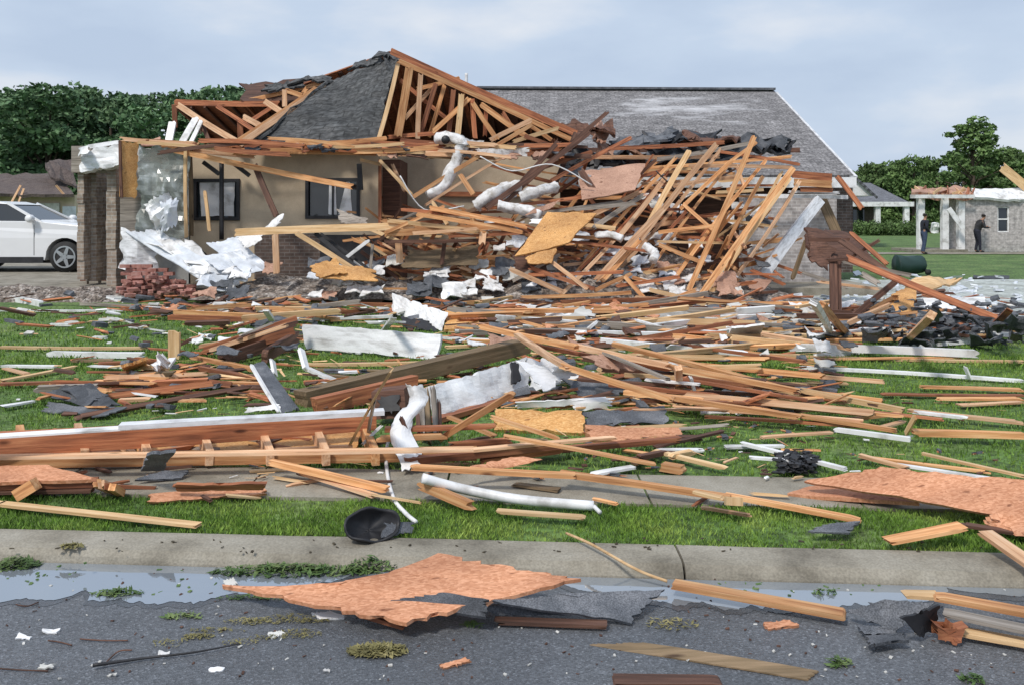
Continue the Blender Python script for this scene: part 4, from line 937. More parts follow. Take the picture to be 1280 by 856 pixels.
wb('''514,248,667,155,6,17.6,18.2,o
607,261,738,165,8,17.2,18.0,d
622,262,760,140,6,17.3,18.6,d
640,240,700,175,7,17.6,18.0,d
530,258,640,190,4,17.5,18.1,p
575,218,592,244,7,17.8,17.6,o
664,215,740,190,6,17.9,18.3,r
686,228,790,172,6,17.8,18.6,r
725,212,748,247,9,17.6,17.4,d
716,248,832,212,5,17.6,18.0,r''', 'dark splintered rafter slanting up to the broken ridge', 'rafter', 'rafter')
wb('''600,262,790,238,5,17.4,17.6,r
650,272,780,252,5,17.3,17.4,g
690,292,800,240,7,17.1,17.6,p
716,262,796,254,6,17.0,17.0,g
740,286,806,243,7,16.9,17.5,g
650,310,720,318,4,16.8,16.8,o
700,278,770,286,6,17.0,16.9,y
715,296,780,300,5,16.8,16.7,o
690,300,820,316,4,16.8,16.5,r
744,352,830,260,8,16.3,17.0,p''', 'pale board crossing the pile near the tilted OSB sheet', 'board', 'board')
wb('''293,291,518,283,11,16.9,16.6,y
368,290,462,350,7,16.6,16.3,y
344,293,346,343,9,16.5,16.4,p
392,290,452,340,6,16.9,16.4,black
400,292,470,344,4,17.1,16.5,black
428,326,462,300,5,16.6,16.6,w
466,305,462,345,4,16.8,16.6,g
480,292,640,281,10,16.5,16.6,o
430,286,560,276,6,16.8,16.8,r
536,260,660,284,7,16.6,16.5,o
520,268,655,291,6,16.4,16.4,o''', 'long board propped across the hole under the stucco wall', 'board', 'board')
wb('''480,292,556,258,5,16.4,16.8,o
500,262,640,276,5,16.7,16.7,r
540,252,560,282,5,17.0,16.6,y
484,276,600,290,6,16.6,16.4,y
480,302,620,300,5,16.5,16.5,d
560,296,650,292,4,16.5,16.4,r
515,292,600,286,5,16.3,16.3,p
470,288,530,262,4,16.9,17.2,g
604,290,602,308,10,16.4,16.3,p
498,302,500,330,10,16.8,16.8,p
556,300,552,332,6,16.6,16.6,d
636,336,705,366,7,16.0,15.9,p''', 'short rafter end in the low stack beside the white ducts', 'board', 'board')
wb('''660,334,744,362,6,16.2,15.8,r
640,352,700,318,5,16.2,16.4,g
690,328,735,362,6,16.1,15.8,p
650,372,790,366,5,15.9,15.8,o
660,344,780,340,5,16.1,16.1,r
742,364,790,342,5,15.9,16.2,o
780,345,810,378,6,16.0,15.8,o
792,372,860,378,6,15.8,15.7,p
810,362,880,378,6,15.9,15.6,y
770,358,850,346,5,16.0,16.3,r
836,376,872,362,6,15.7,15.9,o
752,378,868,384,5,15.6,15.6,r''', 'broken rafter at the foot of the leaning trusses', 'rafter', 'rafter')
wb('''764,348,902,186,5,17.0,18.2,p
712,352,846,196,5,16.6,18.0,o
834,362,958,200,5,16.4,17.9,o
884,364,978,214,4,16.3,17.7,y
724,338,838,212,4,16.7,18.0,r
908,362,1000,226,5,16.6,17.9,p
800,356,920,196,4,16.6,18.1,o''', 'long thin rafter in the slanted fan of the fallen roof', 'rafter', 'rafter', jag=.1, bow=.05)
# random loose timbers filling the pile
NP = 0
for k in range(290):
    px = rnd.uniform(470, 965); top = 255 if px < 640 else (205 if px < 930 else 250); top += (0 if px < 960 else 20)
    py = top + (372 - top) * rnd.random() ** .8; dep = 19.0 - (py - top) / (372 - top) * 3.0 + rnd.uniform(0, .8)
    L = rnd.choice([30, 45, 60, 90, 120]) * (0.8 if px > 930 else 1); an = math.radians(rnd.choice([rnd.gauss(4, 12), rnd.gauss(2, 9), rnd.gauss(48, 12), rnd.gauss(-30, 14), rnd.gauss(-14, 10)]))
    dx, dy = math.cos(an) * L / 2, -math.sin(an) * L / 2; dy = max(-(py - top + 12), min(dy, 374 - py))
    zz = W(px + dx, py + dy, dep).z
    if min(zz, W(px - dx, py - dy, dep).z) < SL: continue
    tag(board(W(px - dx, py - dy, dep), W(px + dx, py + dy, dep + rnd.uniform(-.8, .8)), rnd.uniform(2, 5.2) * dep / F, .04, rnd.choice('ooorrrrdpy'), 'timber', None, jag=.12, bow=.03),
        'loose broken timber in the heap of fallen roof framing', 'timber', 'loose timbers in the fallen roof heap')
# sheets in the pile
def qp(rows, label, cat, name, thick=.014, warp=.03, rag=.04, nu=10, nv=8, **k):
    out = []
    for r in rows.strip().split('\n'):
        z = r.split(); c = [tuple(map(float, q.split(','))) for q in z[:4]]
        o = patch([W(*q) for q in c], thick, z[4], name, None, nu, nv, warp, rag, **k); tag(o, label, cat); out.append(o)
    return out
qp('684,264,16.9 746,266,16.7 712,304,16.1 643,320,16.1 osby', 'bright orange OSB sheet tilted in the middle of the pile', 'wood panel', 'plywood_sheet', .03, .02, .03)
qp('655,322,16.1 700,302,16.2 690,330,16.0 660,330,16.0 osby', 'small OSB corner below the bright tilted sheet', 'wood panel', 'plywood_sheet', .03, .02, .03)
qp('722,214,17.8 808,204,17.9 794,238,17.2 727,250,17.2 ply', 'brownish plywood sheet tilted high in the pile', 'wood panel', 'plywood_sheet', .03, .02, .03)
qp('''932,350,16.5 972,346,16.8 952,366,15.9 936,360,16.2 ply
664,262,17.0 700,250,17.3 690,262,17.1 655,270,16.9 ply
392,328,16.2 470,336,16.2 474,352,15.9 400,350,15.9 osby
384,334,16.0 420,322,16.4 440,344,16.0 396,350,15.8 osby
508,312,16.9 600,306,16.9 600,334,16.6 500,336,16.6 t
640,318,16.6 690,324,16.6 684,350,16.2 640,340,16.2 d''', 'brown torn panel wedged low in the rubble', 'wood panel', 'plywood_sheet', .02, .05, .1)
qp('''1004,283,16.4 1058,288,16.6 1100,330,15.8 1010,322,15.8 d
1010,288,16.0 1046,312,15.8 1036,338,15.6 1010,326,15.8 d''', 'dark fallen wall panel left of the rusty posts', 'wall section', 'wall_section', .05, .06, .06)
wb('1025,250,952,346,15,18.6,17.0,fasc', 'long white soffit board leaning against the grey brick wall', 'board', 'fascia_board', t=.1, jag=.03)
# ducts and insulation
def duct(pts, r, m, label, name='duct', rib=.018, **k): tag(tube([W(*q) for q in pts], r * .9, m, name, None, seg=14, rib=rib, wob=.5, sub=8, **k), label, 'duct')
duct([(546, 174, 18.3), (566, 174, 18.1), (577, 180, 18.0), (572, 198, 18.0), (564, 214, 17.9), (552, 236, 17.8), (534, 244, 17.7)], .135, 'insul', 'fat white insulated duct bending down from the eave')
duct([(596, 258, 17.5), (612, 246, 17.4), (632, 236, 17.5), (650, 234, 17.6)], .14, 'insul', 'white duct elbow lying left of the tilted boards')
duct([(650, 246, 17.4), (672, 239, 17.4), (696, 234, 17.6)], .12, 'insul', 'white duct running right behind the crossed rafters')
duct([(622, 258, 17.2), (650, 262, 17.2), (676, 270, 17.1)], .12, 'insul', 'thin grey-white duct resting on the low orange boards')
duct([(806, 308, 16.6), (818, 316, 16.4), (816, 326, 16.2)], .09, 'insul', 'curled white duct end below the leaning ribs')
duct([(744, 296, 16.8), (762, 294, 16.7), (778, 299, 16.6)], .08, 'insul', 'short white duct right of the orange OSB sheet')
tag(tube([W(557, 175, 17.83), W(557, 175, 17.99)], .09, 'black', 'duct_shade', None), 'round black plug painting the shade inside the eave duct', 'duct cap')  # black disc painting the shade inside the duct mouth
qp('''592,186,17.9 664,184,17.9 660,196,17.9 600,194,17.9 insul
560,170,18.2 606,176,18.2 600,190,18.1 564,186,18.2 insul
722,214,17.6 740,218,17.6 736,232,17.5 724,230,17.5 insul
662,272,17.0 700,276,17.0 690,286,16.9 660,280,16.9 w
420,262,17.2 462,276,17.0 460,286,16.9 424,280,17.0 g''', 'torn pale wrap hanging in the roof wreck', 'wrap', 'wrap_scrap', .02, .09, .08)
for k in range(110):
    px = rnd.uniform(600, 960) if k % 3 else rnd.uniform(240, 620); py = rnd.uniform(240 if px > 620 else 325, 370); Y = 19 - (py - 240) / 130 * 3; s = rnd.uniform(.10, .26)
    p = W(px, py, Y); a_ = rnd.uniform(-.5, .5)
    tag(patch([p + Vector((-s, .1, s * .5 + a_ * .1)), p + Vector((s, .1, s * .5)), p + Vector((s, -.15, -s * .3)), p + Vector((-s, -.15, -s * .4))], .02, rnd.choice(['insul', 'w', 'drywall', 'metal', 'insul', 'ply', 'felt']), 'torn_scrap', None, 6, 5, s * .35, s * .22, freq=3),
        'torn scrap of wrap or drywall stuck in the wreckage', 'scrap', 'torn scraps stuck in the wreckage')
# rubble mound below it all
def mound(name, x0, x1, y0, y1, hf, m, label, cat, nx=90, ny=24, rough=.12, z0=0.0):
    v = []; f = []
    for j in range(ny + 1):
        for i in range(nx + 1):
            x = x0 + (x1 - x0) * i / nx; y = y0 + (y1 - y0) * j / ny; e = math.sin(math.pi * j / ny) ** .6 * min(1, 6 * i / nx, 6 * (1 - i / nx))
            h = hf(x) * e + rough * e * (noise.noise(Vector((x * 2.5, y * 2.5, 1))) + .6 * noise.noise(Vector((x * 8, y * 8, 2)))) - .04
            v.append((x + rnd.uniform(-.03, .03), y + rnd.uniform(-.03, .03), z0 + h))
    for j in range(ny):
        for i in range(nx): k = j * (nx + 1) + i; f.append((k, k + 1, k + nx + 2, k + nx + 1))
    return tag(mesh(name, v, f, m, recenter=False), label, cat, kind='stuff')
mound('rubble', xr(250, 17), xr(640, 17), 16.3, 19.2, lambda x: .30, 'rubble', 'mixed rubble heaped along the foundation below the stucco wall', 'rubble', z0=SL - .05)
mound('rubble', xr(600, 17), xr(1010, 17), 16.0, 20.5, lambda x: .8 if x < 3.6 else .3, 'rubble', 'mixed rubble under the fallen roof trusses', 'rubble', z0=SL - .1)
mound('rubble', xr(-60, 17), xr(160, 17), 16.8, 18.2, lambda x: .25, 'rubble', 'rubble at the foot of the brick piers', 'rubble', z0=0)
def chips(name, zone, n, L, Wd, m, label, cat, zmax=.03, rz=1.0, hgt=.35):
    """zone: list of (px0,px1,py0,py1); small flat splinters as one object of uncountable litter"""
    V = np.zeros((n, 8, 3)); R = np.random.RandomState(len(zone) * 7 + n)
    for i in range(n):
        a0, a1, b0, b1 = zone[R.randint(len(zone))]; px = R.uniform(a0, a1); py = R.uniform(b0, b1)
        zb = ROADZ if py > 705 else 0.0
        g = G(px, py, zb); l = L * R.uniform(.3, 1.5) / 2; w_ = Wd * R.uniform(.5, 1.5) / 2; h = w_ * hgt
        an = R.normal() * .5 * rz; el = R.normal() * .12
        X = np.array([math.cos(an) * math.cos(el), math.sin(an) * math.cos(el), math.sin(el)]); Yv = np.array([-math.sin(an), math.cos(an), R.normal() * .3]); Z = np.cross(X, Yv)
        c = np.array(g) + [0, 0, h + abs(l * math.sin(el)) + R.uniform(0, zmax)]; k = 0
        for sz in (-1, 1):
            for sx, sy in ((-1, -1), (1, -1), (1, 1), (-1, 1)): V[i, k] = c + X * l * sx * R.uniform(.7, 1.1) + Yv * w_ * sy * R.uniform(.5, 1.1) + Z * h * sz; k += 1
    F_ = []; base = [(0, 3, 2, 1), (4, 5, 6, 7), (0, 1, 5, 4), (1, 2, 6, 5), (2, 3, 7, 6), (3, 0, 4, 7)]
    for i in range(n): F_ += [tuple(8 * i + q for q in b_) for b_ in base]
    return tag(mesh(name, V.reshape(-1, 3).tolist(), F_, m, recenter=False), label, cat, kind='stuff')
ZB = [(0, 1280, 372, 420), (150, 950, 372, 400), (560, 1280, 385, 430)]; ZM = [(60, 1040, 410, 520), (180, 900, 400, 510), (600, 1050, 430, 520)]; ZF = [(0, 1280, 500, 600), (250, 1000, 520, 600)]; ZR = [(0, 1280, 705, 850)]

for k, q in enumerate([[(600, 196), (640, 214), (690, 206), (740, 232)], [(820, 214), (850, 250), (842, 300), (870, 330)], [(500, 220), (530, 262), (580, 258)], [(640, 300), (680, 322), (720, 306), (760, 330)]]):
    tag(tube([W(a_, b_, 17.0 + (k % 2) * .6 + i * .1) for i, (a_, b_) in enumerate(q)], .014, 'black' if k % 2 else 'w', 'wire', None, seg=6), ['white wire sagging under the eave ruins', 'black wire dangling among the leaning trusses', 'white wire hanging beside the recess in the stucco house', 'black wire trailing below the orange OSB sheet'][k], 'wire')
for m_, n_, L_, w_ in (('o', 260, .5, .05), ('r', 260, .5, .06), ('y', 160, .45, .035), ('w', 110, .35, .05), ('felt', 150, .22, .14), ('d', 200, .4, .08), ('drywall', 160, .2, .1)):  # dark brown and black chips here and below also paint shadow under boards
    chips('litter', ZB, n_, L_, w_, m_, {'o': 'orange', 'r': 'reddish', 'y': 'pale', 'w': 'white', 'felt': 'black shingle', 'd': 'dark brown', 'drywall': 'plaster'}[m_] + ' litter strewn in front of the wrecked house', 'litter', .12)
for m_, n_, L_, w_ in (('o', 170, .30, .03), ('r', 150, .30, .04), ('y', 130, .26, .02), ('w', 70, .2, .03), ('felt', 110, .14, .09), ('d', 160, .22, .05)):
    chips('litter', ZM, n_, L_, w_, m_, {'o': 'orange', 'r': 'reddish', 'y': 'pale', 'w': 'white', 'felt': 'black shingle', 'd': 'dark brown'}[m_] + ' litter strewn across the middle of the lawn', 'litter', .05)
for m_, n_, L_, w_ in (('o', 60, .12, .012), ('r', 60, .10, .015), ('y', 70, .10, .008), ('w', 40, .06, .015), ('felt', 60, .05, .035), ('d', 80, .07, .02)):
    chips('litter', ZF, n_, L_, w_, m_, {'o': 'orange', 'r': 'reddish', 'y': 'pale', 'w': 'white', 'felt': 'black shingle', 'd': 'dark brown'}[m_] + ' litter strewn near the sidewalk', 'litter', .02)
chips('glass_litter', [(760, 1280, 352, 405), (860, 1280, 345, 400)], 420, .18, .10, 'metal', 'pale broken glass and plaster bits over the driveway', 'litter', .02)
chips('road_grit', ZR, 150, .014, .008, 'd', 'dark grit and bark bits on the wet asphalt', 'grit', .002, 3)
chips('road_grit', ZR, 90, .012, .010, 'drywall', 'pale plaster grit on the wet asphalt', 'grit', .002, 3)
chips('road_grit', [(0, 1280, 672, 692)], 60, .02, .010, 'soil', 'soil crumbs on the kerb', 'grit', .002, 3)

# ================================================================ boards on the lawn, hand placed: x1,y1,x2,y2,width px,material[,z1,z2]
def gb(rows, label, cat='board', name='board', t=.07, jag=.06, bow=.012, twist=0.0, group=None):
    for r in rows.strip().split('\n'):
        q = r.split(','); f_ = [float(z) for z in q[:5]]; m_ = q[5]; z1 = float(q[6]) if len(q) > 6 else .03; z2 = float(q[7]) if len(q) > 7 else z1
        zb = ROADZ if min(f_[1], f_[3]) > 712 else 0
        p1, p2 = G(f_[0], f_[1], z1 + zb), G(f_[2], f_[3], z2 + zb); Y = (p1.y + p2.y) / 2
        h = max(.015, f_[4] * Y / F - t * EYE / Y * .9); lift = Vector((0, 0, 0))
        tag(board(p1, p2, h, t, m_, name, None, jag=jag, bow=bow, twist=twist), label, cat, group)
gb('''0,372,52,381,9,w
69,373,162,375,9,w
0,388,156,388,3,w
100,380,230,384,4,g
150,386,400,384,4,r
268,379,400,380,5,y
20,362,80,366,5,p
70,360,140,368,6,r
240,392,330,388,4,d
0,366,60,360,4,g''', 'thin rail lying along the back lawn before the brick piers')
gb('''0,434,186,435,4,y
60,442,180,444,8,w
0,457,70,458,4,w
0,476,95,458,4,y
0,480,65,478,5,r
6,460,34,467,3,p
88,451,142,450,4,t
110,457,190,460,3,w
60,406,92,406,4,w
113,422,134,422,4,w
0,508,43,501,4,w''', 'pale strip lying flat on the left lawn')
gb('''177,457,218,476,8,p,.05,.05
218,476,336,480,6,o,.04
192,483,336,482,5,d,.03
136,486,252,492,5,r
125,492,345,488,4,r
240,446,320,462,6,o,.1,.06
250,460,322,474,7,r,.06,.03
262,468,330,470,5,t
60,492,190,490,4,t
200,470,216,448,5,w,.05,.15
214,436,240,424,5,d,.1,.2''', 'reddish board beside the upright stub on the left lawn')
tag(board(G(218, 449, .0), G(218, 449, .0) + Vector((0, 0, .33)), 14 * 10.1 / F, .05, 'y', 'stub', None, jag=.03), 'short yellow wood stub standing upright on the left lawn', 'stub')
gb('''243,441,372,398,9,r,.08,.42
262,438,360,406,6,p,.16,.46
280,440,370,414,13,r,.05,.28
275,452,352,424,16,d,.05,.15
296,424,372,404,8,d,.3,.4
330,446,372,420,16,d,.1,.2
300,420,340,404,4,g,.35,.45
250,432,300,426,5,p,.1,.2''', 'dark red roof plank in the bundle left of the white fascia', jag=.12)
gb('''340,400,332,388,5,w,.3,.5
376,436,383,462,6,w,.25,.1
340,448,344,470,5,w,.2,.05
383,460,420,476,5,w,.1,.05
430,476,462,482,7,w,.06''', 'small white offcut caught between planks and fascia', 'offcut', 'offcut')
# big white fascia boards
def gq(rows, label, cat, name, thick=.02, warp=.02, rag=.02, nu=12, nv=6, **k):
    out = []
    for r in rows.strip().split('\n'):
        z = r.split(); c = [tuple(map(float, q.split(','))) for q in z[:4]]
        zb = ROADZ if min(q[1] for q in c) > 704 else 0
        pts = [G(q[0], q[1], (q[2] if len(q) > 2 else .03) + zb) for q in c]
        o = patch(pts, thick, z[4], name, None, nu, nv, warp, rag, **k); tag(o, label, cat); out.append(o)
    return out
qp('374,405,10.85 552,418,10.15 549,450,10.05 380,436,10.8 siding', 'wide dented white fascia board standing on edge on the lawn', 'fascia', 'fascia_board', .05, .02, .03, 20, 5)
qp('''489,366,14.6 557,390,12.9 551,414,12.6 490,392,14.4 w''', 'folded white sheet standing behind the wide white fascia', 'metal sheet', 'metal_sheet', .03, .05, .08, 14, 6)
qp('500,396,13.4 536,402,13.0 548,414,12.6 506,412,12.8 black', 'black sheet painting the shade under the folded white one', 'metal sheet', 'metal_sheet', .03, .05, .08)  # added sheet: the shaded underside of the fold, painted black
gb('577,363,700,379,12,w,.1,.05\n640,377,690,382,7,w', 'white trim board near the heap foot', t=.16)
qp('555,389,13.3 600,391,13.3 598,416,12.4 554,414,12.4 osby', 'brown OSB chunk right of the folded white sheet', 'wood panel', 'plywood_sheet', .04, .03, .06)
gb('''379,456,543,453,5,y
390,462,540,466,5,t
420,486,500,462,4,y,.1
379,478,520,470,6,r,.04
478,416,492,398,4,w,.1,.5
400,470,470,476,8,t,.04
552,422,630,426,4,w,.05
556,434,640,430,4,y''', 'pale board lying under the wide white fascia')
# foundation step, pallets in front of the house
gb('''300,357,480,360,6,p,.2
300,365,470,368,5,g,.15
300,373,480,376,4,d,.08
316,352,440,356,5,y,.28
420,372,560,366,5,t,.1
400,380,560,384,5,r,.05
480,384,600,378,5,o,.08
540,372,700,368,4,r,.1
380,392,486,388,6,r,.05
410,400,480,396,5,o,.05
250,402,330,398,4,g,.04
560,402,700,398,5,r,.05''', 'grey brown plank stacked in front of the foundation')
gb('''600,388,820,382,5,o,.08
620,394,760,397,4,r,.06
690,404,840,400,4,p,.05
640,380,870,386,5,o,.12
700,378,860,374,5,r,.15
760,392,880,388,4,y,.06
560,394,640,402,5,p,.06
790,396,900,400,5,r,.05
590,384,680,390,5,g,.08
850,378,905,384,4,o,.08
700,415,790,418,5,r,.05
600,378,640,372,5,y,.15''', 'long lath lying just before the fallen trusses')
qp('''676,390,13.6 744,388,13.6 748,402,12.8 690,406,12.8 w
700,398,13.0 730,386,13.4 748,396,13.2 720,410,12.6 drywall''', 'crumpled white board before the trusses', 'sheet', 'white_sheet', .03, .06, .08)
gb('717,427,746,402,4,w,.05,.25\n703,420,730,410,4,w,.1,.1', 'thin white stick leaning on the crumpled board', 'stick', 'stick')
# right middle field
gq('''914,408,.25 957,404,.3 948,420,.05 906,424,.05 w''', 'square white panel lying tilted on the right litter', 'foam board', 'foam_board', .03, .01, .02)
qp('840,414,12.6 870,410,12.8 912,426,11.8 846,426,11.6 o', 'orange folded roof plank right of the middle', 'plank', 'plank', .05, .02, .06)
gb('''836,420,908,428,9,o,.1,.03
840,427,1000,425,7,p,.05
820,433,985,436,6,r,.04
840,441,1000,445,6,y,.03
1000,445,1280,452,4,y,.02
985,434,1224,442,10,w,.08
930,428,1080,431,5,r,.05
1000,450,1200,447,3,o,.02
870,412,1000,408,5,r,.05
960,402,1010,414,5,o,.1,.05''', 'long straight board in the row below the black heap')
gb('''998,459,1280,476,5,w,.02
1149,483,1280,487,5,o,.03
1170,498,1280,498,5,o,.03
900,478,1060,479,3,y,.02
1213,474,1206,458,3,w,.02,.15
1100,492,1280,494,4,r,.02
1196,506,1280,502,4,p,.02''', 'slim strip lying on the right lawn below the white beam')
# the fan of long boards in the middle
gb('''600,408,722,434,8,o,.45,.40
716,432,840,458,8,p,.40,.3
820,455,1000,489,8,o,.3,.12
1000,487,1133,513,8,y,.12,.06
1133,512,1280,528,6,p,.06,.04
645,418,712,461,7,p,.45,.4
700,456,842,500,9,o,.42,.2
840,497,1002,521,8,o,.2,.1
1000,519,1122,538,7,o,.1,.05
1138,540,1280,544,10,o,.06
726,430,836,474,5,g,.4,.25
660,430,840,462,6,r,.35,.25''', 'long lumber length in the fan running to the right edge', t=.06)
gb('''830,470,1010,500,5,r,.2,.1
760,480,900,494,6,r,.2,.1
720,474,860,482,5,d,.2,.15
800,500,1000,506,5,r,.1
840,508,1080,526,5,p,.08
900,500,1130,520,5,o,.1
790,512,930,510,4,p,.1
880,520,1100,534,5,r,.05
960,486,1100,506,4,d,.08
1030,508,1180,524,4,r,.06
940,500,1050,496,4,o,.08
780,490,880,500,7,o,.15''', 'dark lath under the fan of long lumber', t=.05)
gb('''848,459,848,492,10,p,.35,.05
863,470,870,496,5,w,.25,.05
806,474,876,480,4,w,.2
1140,514,1210,522,5,w,.08
1050,525,1125,516,5,o,.05
1093,536,1130,526,4,p,.05
950,546,1040,540,4,p,.04
780,468,850,472,6,y,.2''', 'short piece crossing the lumber fan', t=.05)
gq('''726,445,.35 790,440,.35 838,458,.25 760,466,.2 ply
640,500,.12 768,494,.15 770,506,.08 642,508,.06 w
712,500,.12 764,500,.14 762,512,.05 714,512,.05 w
726,514,.12 832,506,.12 838,532,.03 730,534,.02 felt
700,470,.2 800,474,.18 820,494,.05 720,498,.05 felt
640,446,.4 712,452,.4 724,468,.2 676,486,.2 fasc''', 'loose sheet lying under the middle of the fan', 'sheet', 'loose_sheet', .012, .04, .06)
qp('618,509,7.0 732,512,6.9 732,541,6.65 616,536,6.75 osby', 'thick brown OSB plank lying under the white fascia wrap', 'wood panel', 'plywood_sheet', .05, .01, .03)
qp('730,531,6.6 852,534,6.6 856,550,6.45 732,552,6.4 osb', 'reddish OSB strip right of the thick brown plank', 'wood panel', 'plywood_sheet', .05, .01, .05)
# brown box beam with white wrapped fascia
bb = empty('fascia_assembly', tuple(G(560, 520)), 'torn white metal-wrapped fascia on a brown box beam in the lawn centre', 'roof edge')
board(W(372, 500, 7.7), W(655, 432, 9.6), .15, .22, 't', 'beam', bb, jag=.15)
board(W(392, 508, 7.4), W(520, 478, 8.0), .14, .12, 'r', 'beam', bb, jag=.1)
patch([W(537, 481, 7.2), W(660, 445, 8.45), W(668, 489, 8.25), W(549, 524, 7.1)], .05, 'siding', 'metal_wrap', bb, 20, 8, .035, .04, freq=2.5)
patch([W(655, 446, 8.45), W(690, 448, 8.7), W(730, 470, 8.6), W(664, 491, 8.2)], .03, 'siding', 'metal_wrap', bb, 10, 6, .05, .08)
board(W(542, 525, 7.0), W(668, 490, 8.15), .04, .10, 'r', 'lower_board', bb)
MB().prism([W(464, 490, 7.0), W(505, 486, 7.0), W(508, 522, 6.95), W(466, 524, 6.95)], (0.02, .2, .0)).build('box_end', 'd', bb)
patch([W(470, 494, 6.97), W(500, 492, 6.97), W(500, 518, 6.92), W(472, 520, 6.92)], .02, 'black', 'hole_shade', bb, 6, 5, .02, .05)  # black sheet paints the shade inside the hollow box end
for a_, b_, c_, d_, w_, m_ in [(526, 482, 530, 552, 7, 'g'), (533, 484, 538, 554, 6, 't'), (541, 482, 546, 548, 6, 'g'), (548, 500, 550, 546, 5, 'd'), (522, 492, 524, 545, 5, 'd')]:
    board(W(a_, b_, 6.8), W(c_, d_, 6.4), w_ * 6.6 / F, .05, m_, 'splintered_post', bb, jag=.15, cols=5)
patch([W(638, 452, 8.15), W(648, 452, 8.2), W(652, 480, 8.05), W(640, 480, 8.0)], .03, 'black', 'gash', bb, 4, 6, .02, .04)
fl = patch([W(506, 484, 6.5), W(528, 487, 6.5), W(522, 566, 5.75), W(489, 566, 5.75)], .006, 'w', 'metal_flashing', None, 8, 20, .05, .03, curl=lambda u, v: (0.05 * math.sin(v * 7), -.12 * math.sin(u * 3), 0)); tag(fl, 'white metal flashing hanging from the box beam', 'flashing')
fl = patch([W(489, 562, 5.74), W(522, 560, 5.74), W(528, 584, 5.6), W(502, 590, 5.55)], .006, 'w', 'metal_flashing', None, 8, 8, .05, .04); tag(fl, 'lower curl of white flashing just above the sidewalk', 'flashing')
tag(tube([W(491, 540, 6.1), W(483, 560, 6.0), W(484, 590, 5.6), W(492, 622, 5.15), W(506, 640, 4.85), W(520, 652, 4.7)], .012, 'w', 'cable', None, seg=8), 'thin white cable curving from the flashing down to the grass', 'cable')
tag(tube([G(528, 597, .16), G(580, 611, .08), G(650, 624, .05), G(742, 632, .03)], .028, 'w', 'drain_pipe', None, seg=10), 'long white plastic pipe crossing the sidewalk', 'pipe')
tag(tube([G(742, 632, .03), G(750, 640, .03)], .012, 'w', 'pipe_stub', None), 'small white stub at the pipe mouth', 'pipe')
gb('''436,558,463,508,5,y,.05,.45
462,508,490,462,4,y,.45,.75
549,549,642,491,9,o,.1,.5
452,556,478,530,5,w,.08,.2
460,542,468,500,4,g,.1,.5
470,552,500,546,8,d,.05
560,556,640,550,9,r,.1
500,520,520,556,6,d,.3,.1
612,520,700,548,6,o,.2,.1''', 'stick poking up around the white flashing', 'stick', 'stick', t=.04)
# grey plank with white edge
qp('314,455,8.2 330,450,8.3 374,510,7.5 352,518,7.35 felt', 'grey plank with a white edge tilted toward the viewer', 'plank', 'plank', .05, .005, .02)
wb('314,456,350,516,4,8.1,7.3,w', 'white edge strip of the tilted grey plank', 'strip', 'edge_strip', t=.03)
gq('''52,494,.05 96,480,.16 140,494,.10 110,512,.02 felt
76,484,.14 112,480,.15 152,508,.05 108,514,.02 felt
160,510,.05 60,502,.08 50,512,.02 130,522,.02 felt''', 'crumpled dark felt heap on the left lawn', 'roofing felt', 'roofing_felt', .01, .045, .05, 12, 8)
gq('306,508,.06 350,505,.06 352,512,.02 304,515,.02 w', 'curved white lid-like scrap behind the long wall frame', 'scrap', 'white_scrap', .01, .03, .03)
gq('185,452,.25 206,440,.3 212,458,.1 190,462,.08 w', 'crumpled white scrap left of the upright stub', 'scrap', 'white_scrap', .01, .12, .08, freq=5)
gq('150,455,.2 185,445,.25 184,456,.08 156,462,.06 osby', 'tilted brown board end left of the upright stub', 'wood panel', 'plywood_sheet', .03, .02, .05)
# ---- the long framed wall lying on its face
wf = empty('wall_frame', tuple(G(250, 560)), 'long wood-framed wall section lying flat across the front lawn', 'wall frame')
zt = .16
board(G(-130, 560, .20), G(470, 523, .20), .15, .05, 'r', 'top_plate', wf, bow=.02)
board(G(-130, 553, .30), G(300, 525, .30), .012, .10, 'w', 'trim', wf)
board(G(150, 532, .32), G(480, 514, .33), .03, .10, 'fasc', 'trim', wf)
board(G(-130, 578, .06), G(596, 566, .08), .085, .055, 'o', 'bottom_plate', wf)
board(G(-130, 573, .15), G(592, 561, .16), .02, .07, 'p', 'bottom_plate', wf)
for px in (-110, -40, 31, 106, 184, 262, 338, 408, 470):
    board(G(px, 572, .08), G(px - 12 + (px - 200) * -.03, 540 - px * .03, .10), .10, .05, rnd.choice('op'), 'stud', wf)
patch([G(170, 548, .06), G(450, 534, .06), G(450, 566, .03), G(170, 570, .03)], .015, 'osby', 'sheathing', wf, 16, 6, .01, .02)
patch([G(-130, 560, .05), G(170, 548, .05), G(170, 570, .03), G(-130, 574, .03)], .015, 'd', 'sheathing', wf, 16, 6, .01, .02)
gb('''505,576,700,556,11,r,.08,.1
600,568,850,548,9,r,.06
590,562,770,546,6,p,.12
560,520,620,545,6,o,.2,.1
480,536,620,532,8,r,.2
470,548,560,544,9,o,.15
628,544,820,580,6,o,.2,.03
740,592,792,583,5,w,.03
820,562,880,562,5,w,.02
906,558,980,557,4,w,.02
640,604,700,612,4,t,.02''', 'board end overlapping the right end of the long wall frame', t=.06)
tag(board(G(826, 582, .03), G(856, 587, .03), .05, .07, 'o', 'wood_block', None, jag=.02), 'small orange block on the grass right of the middle', 'block')
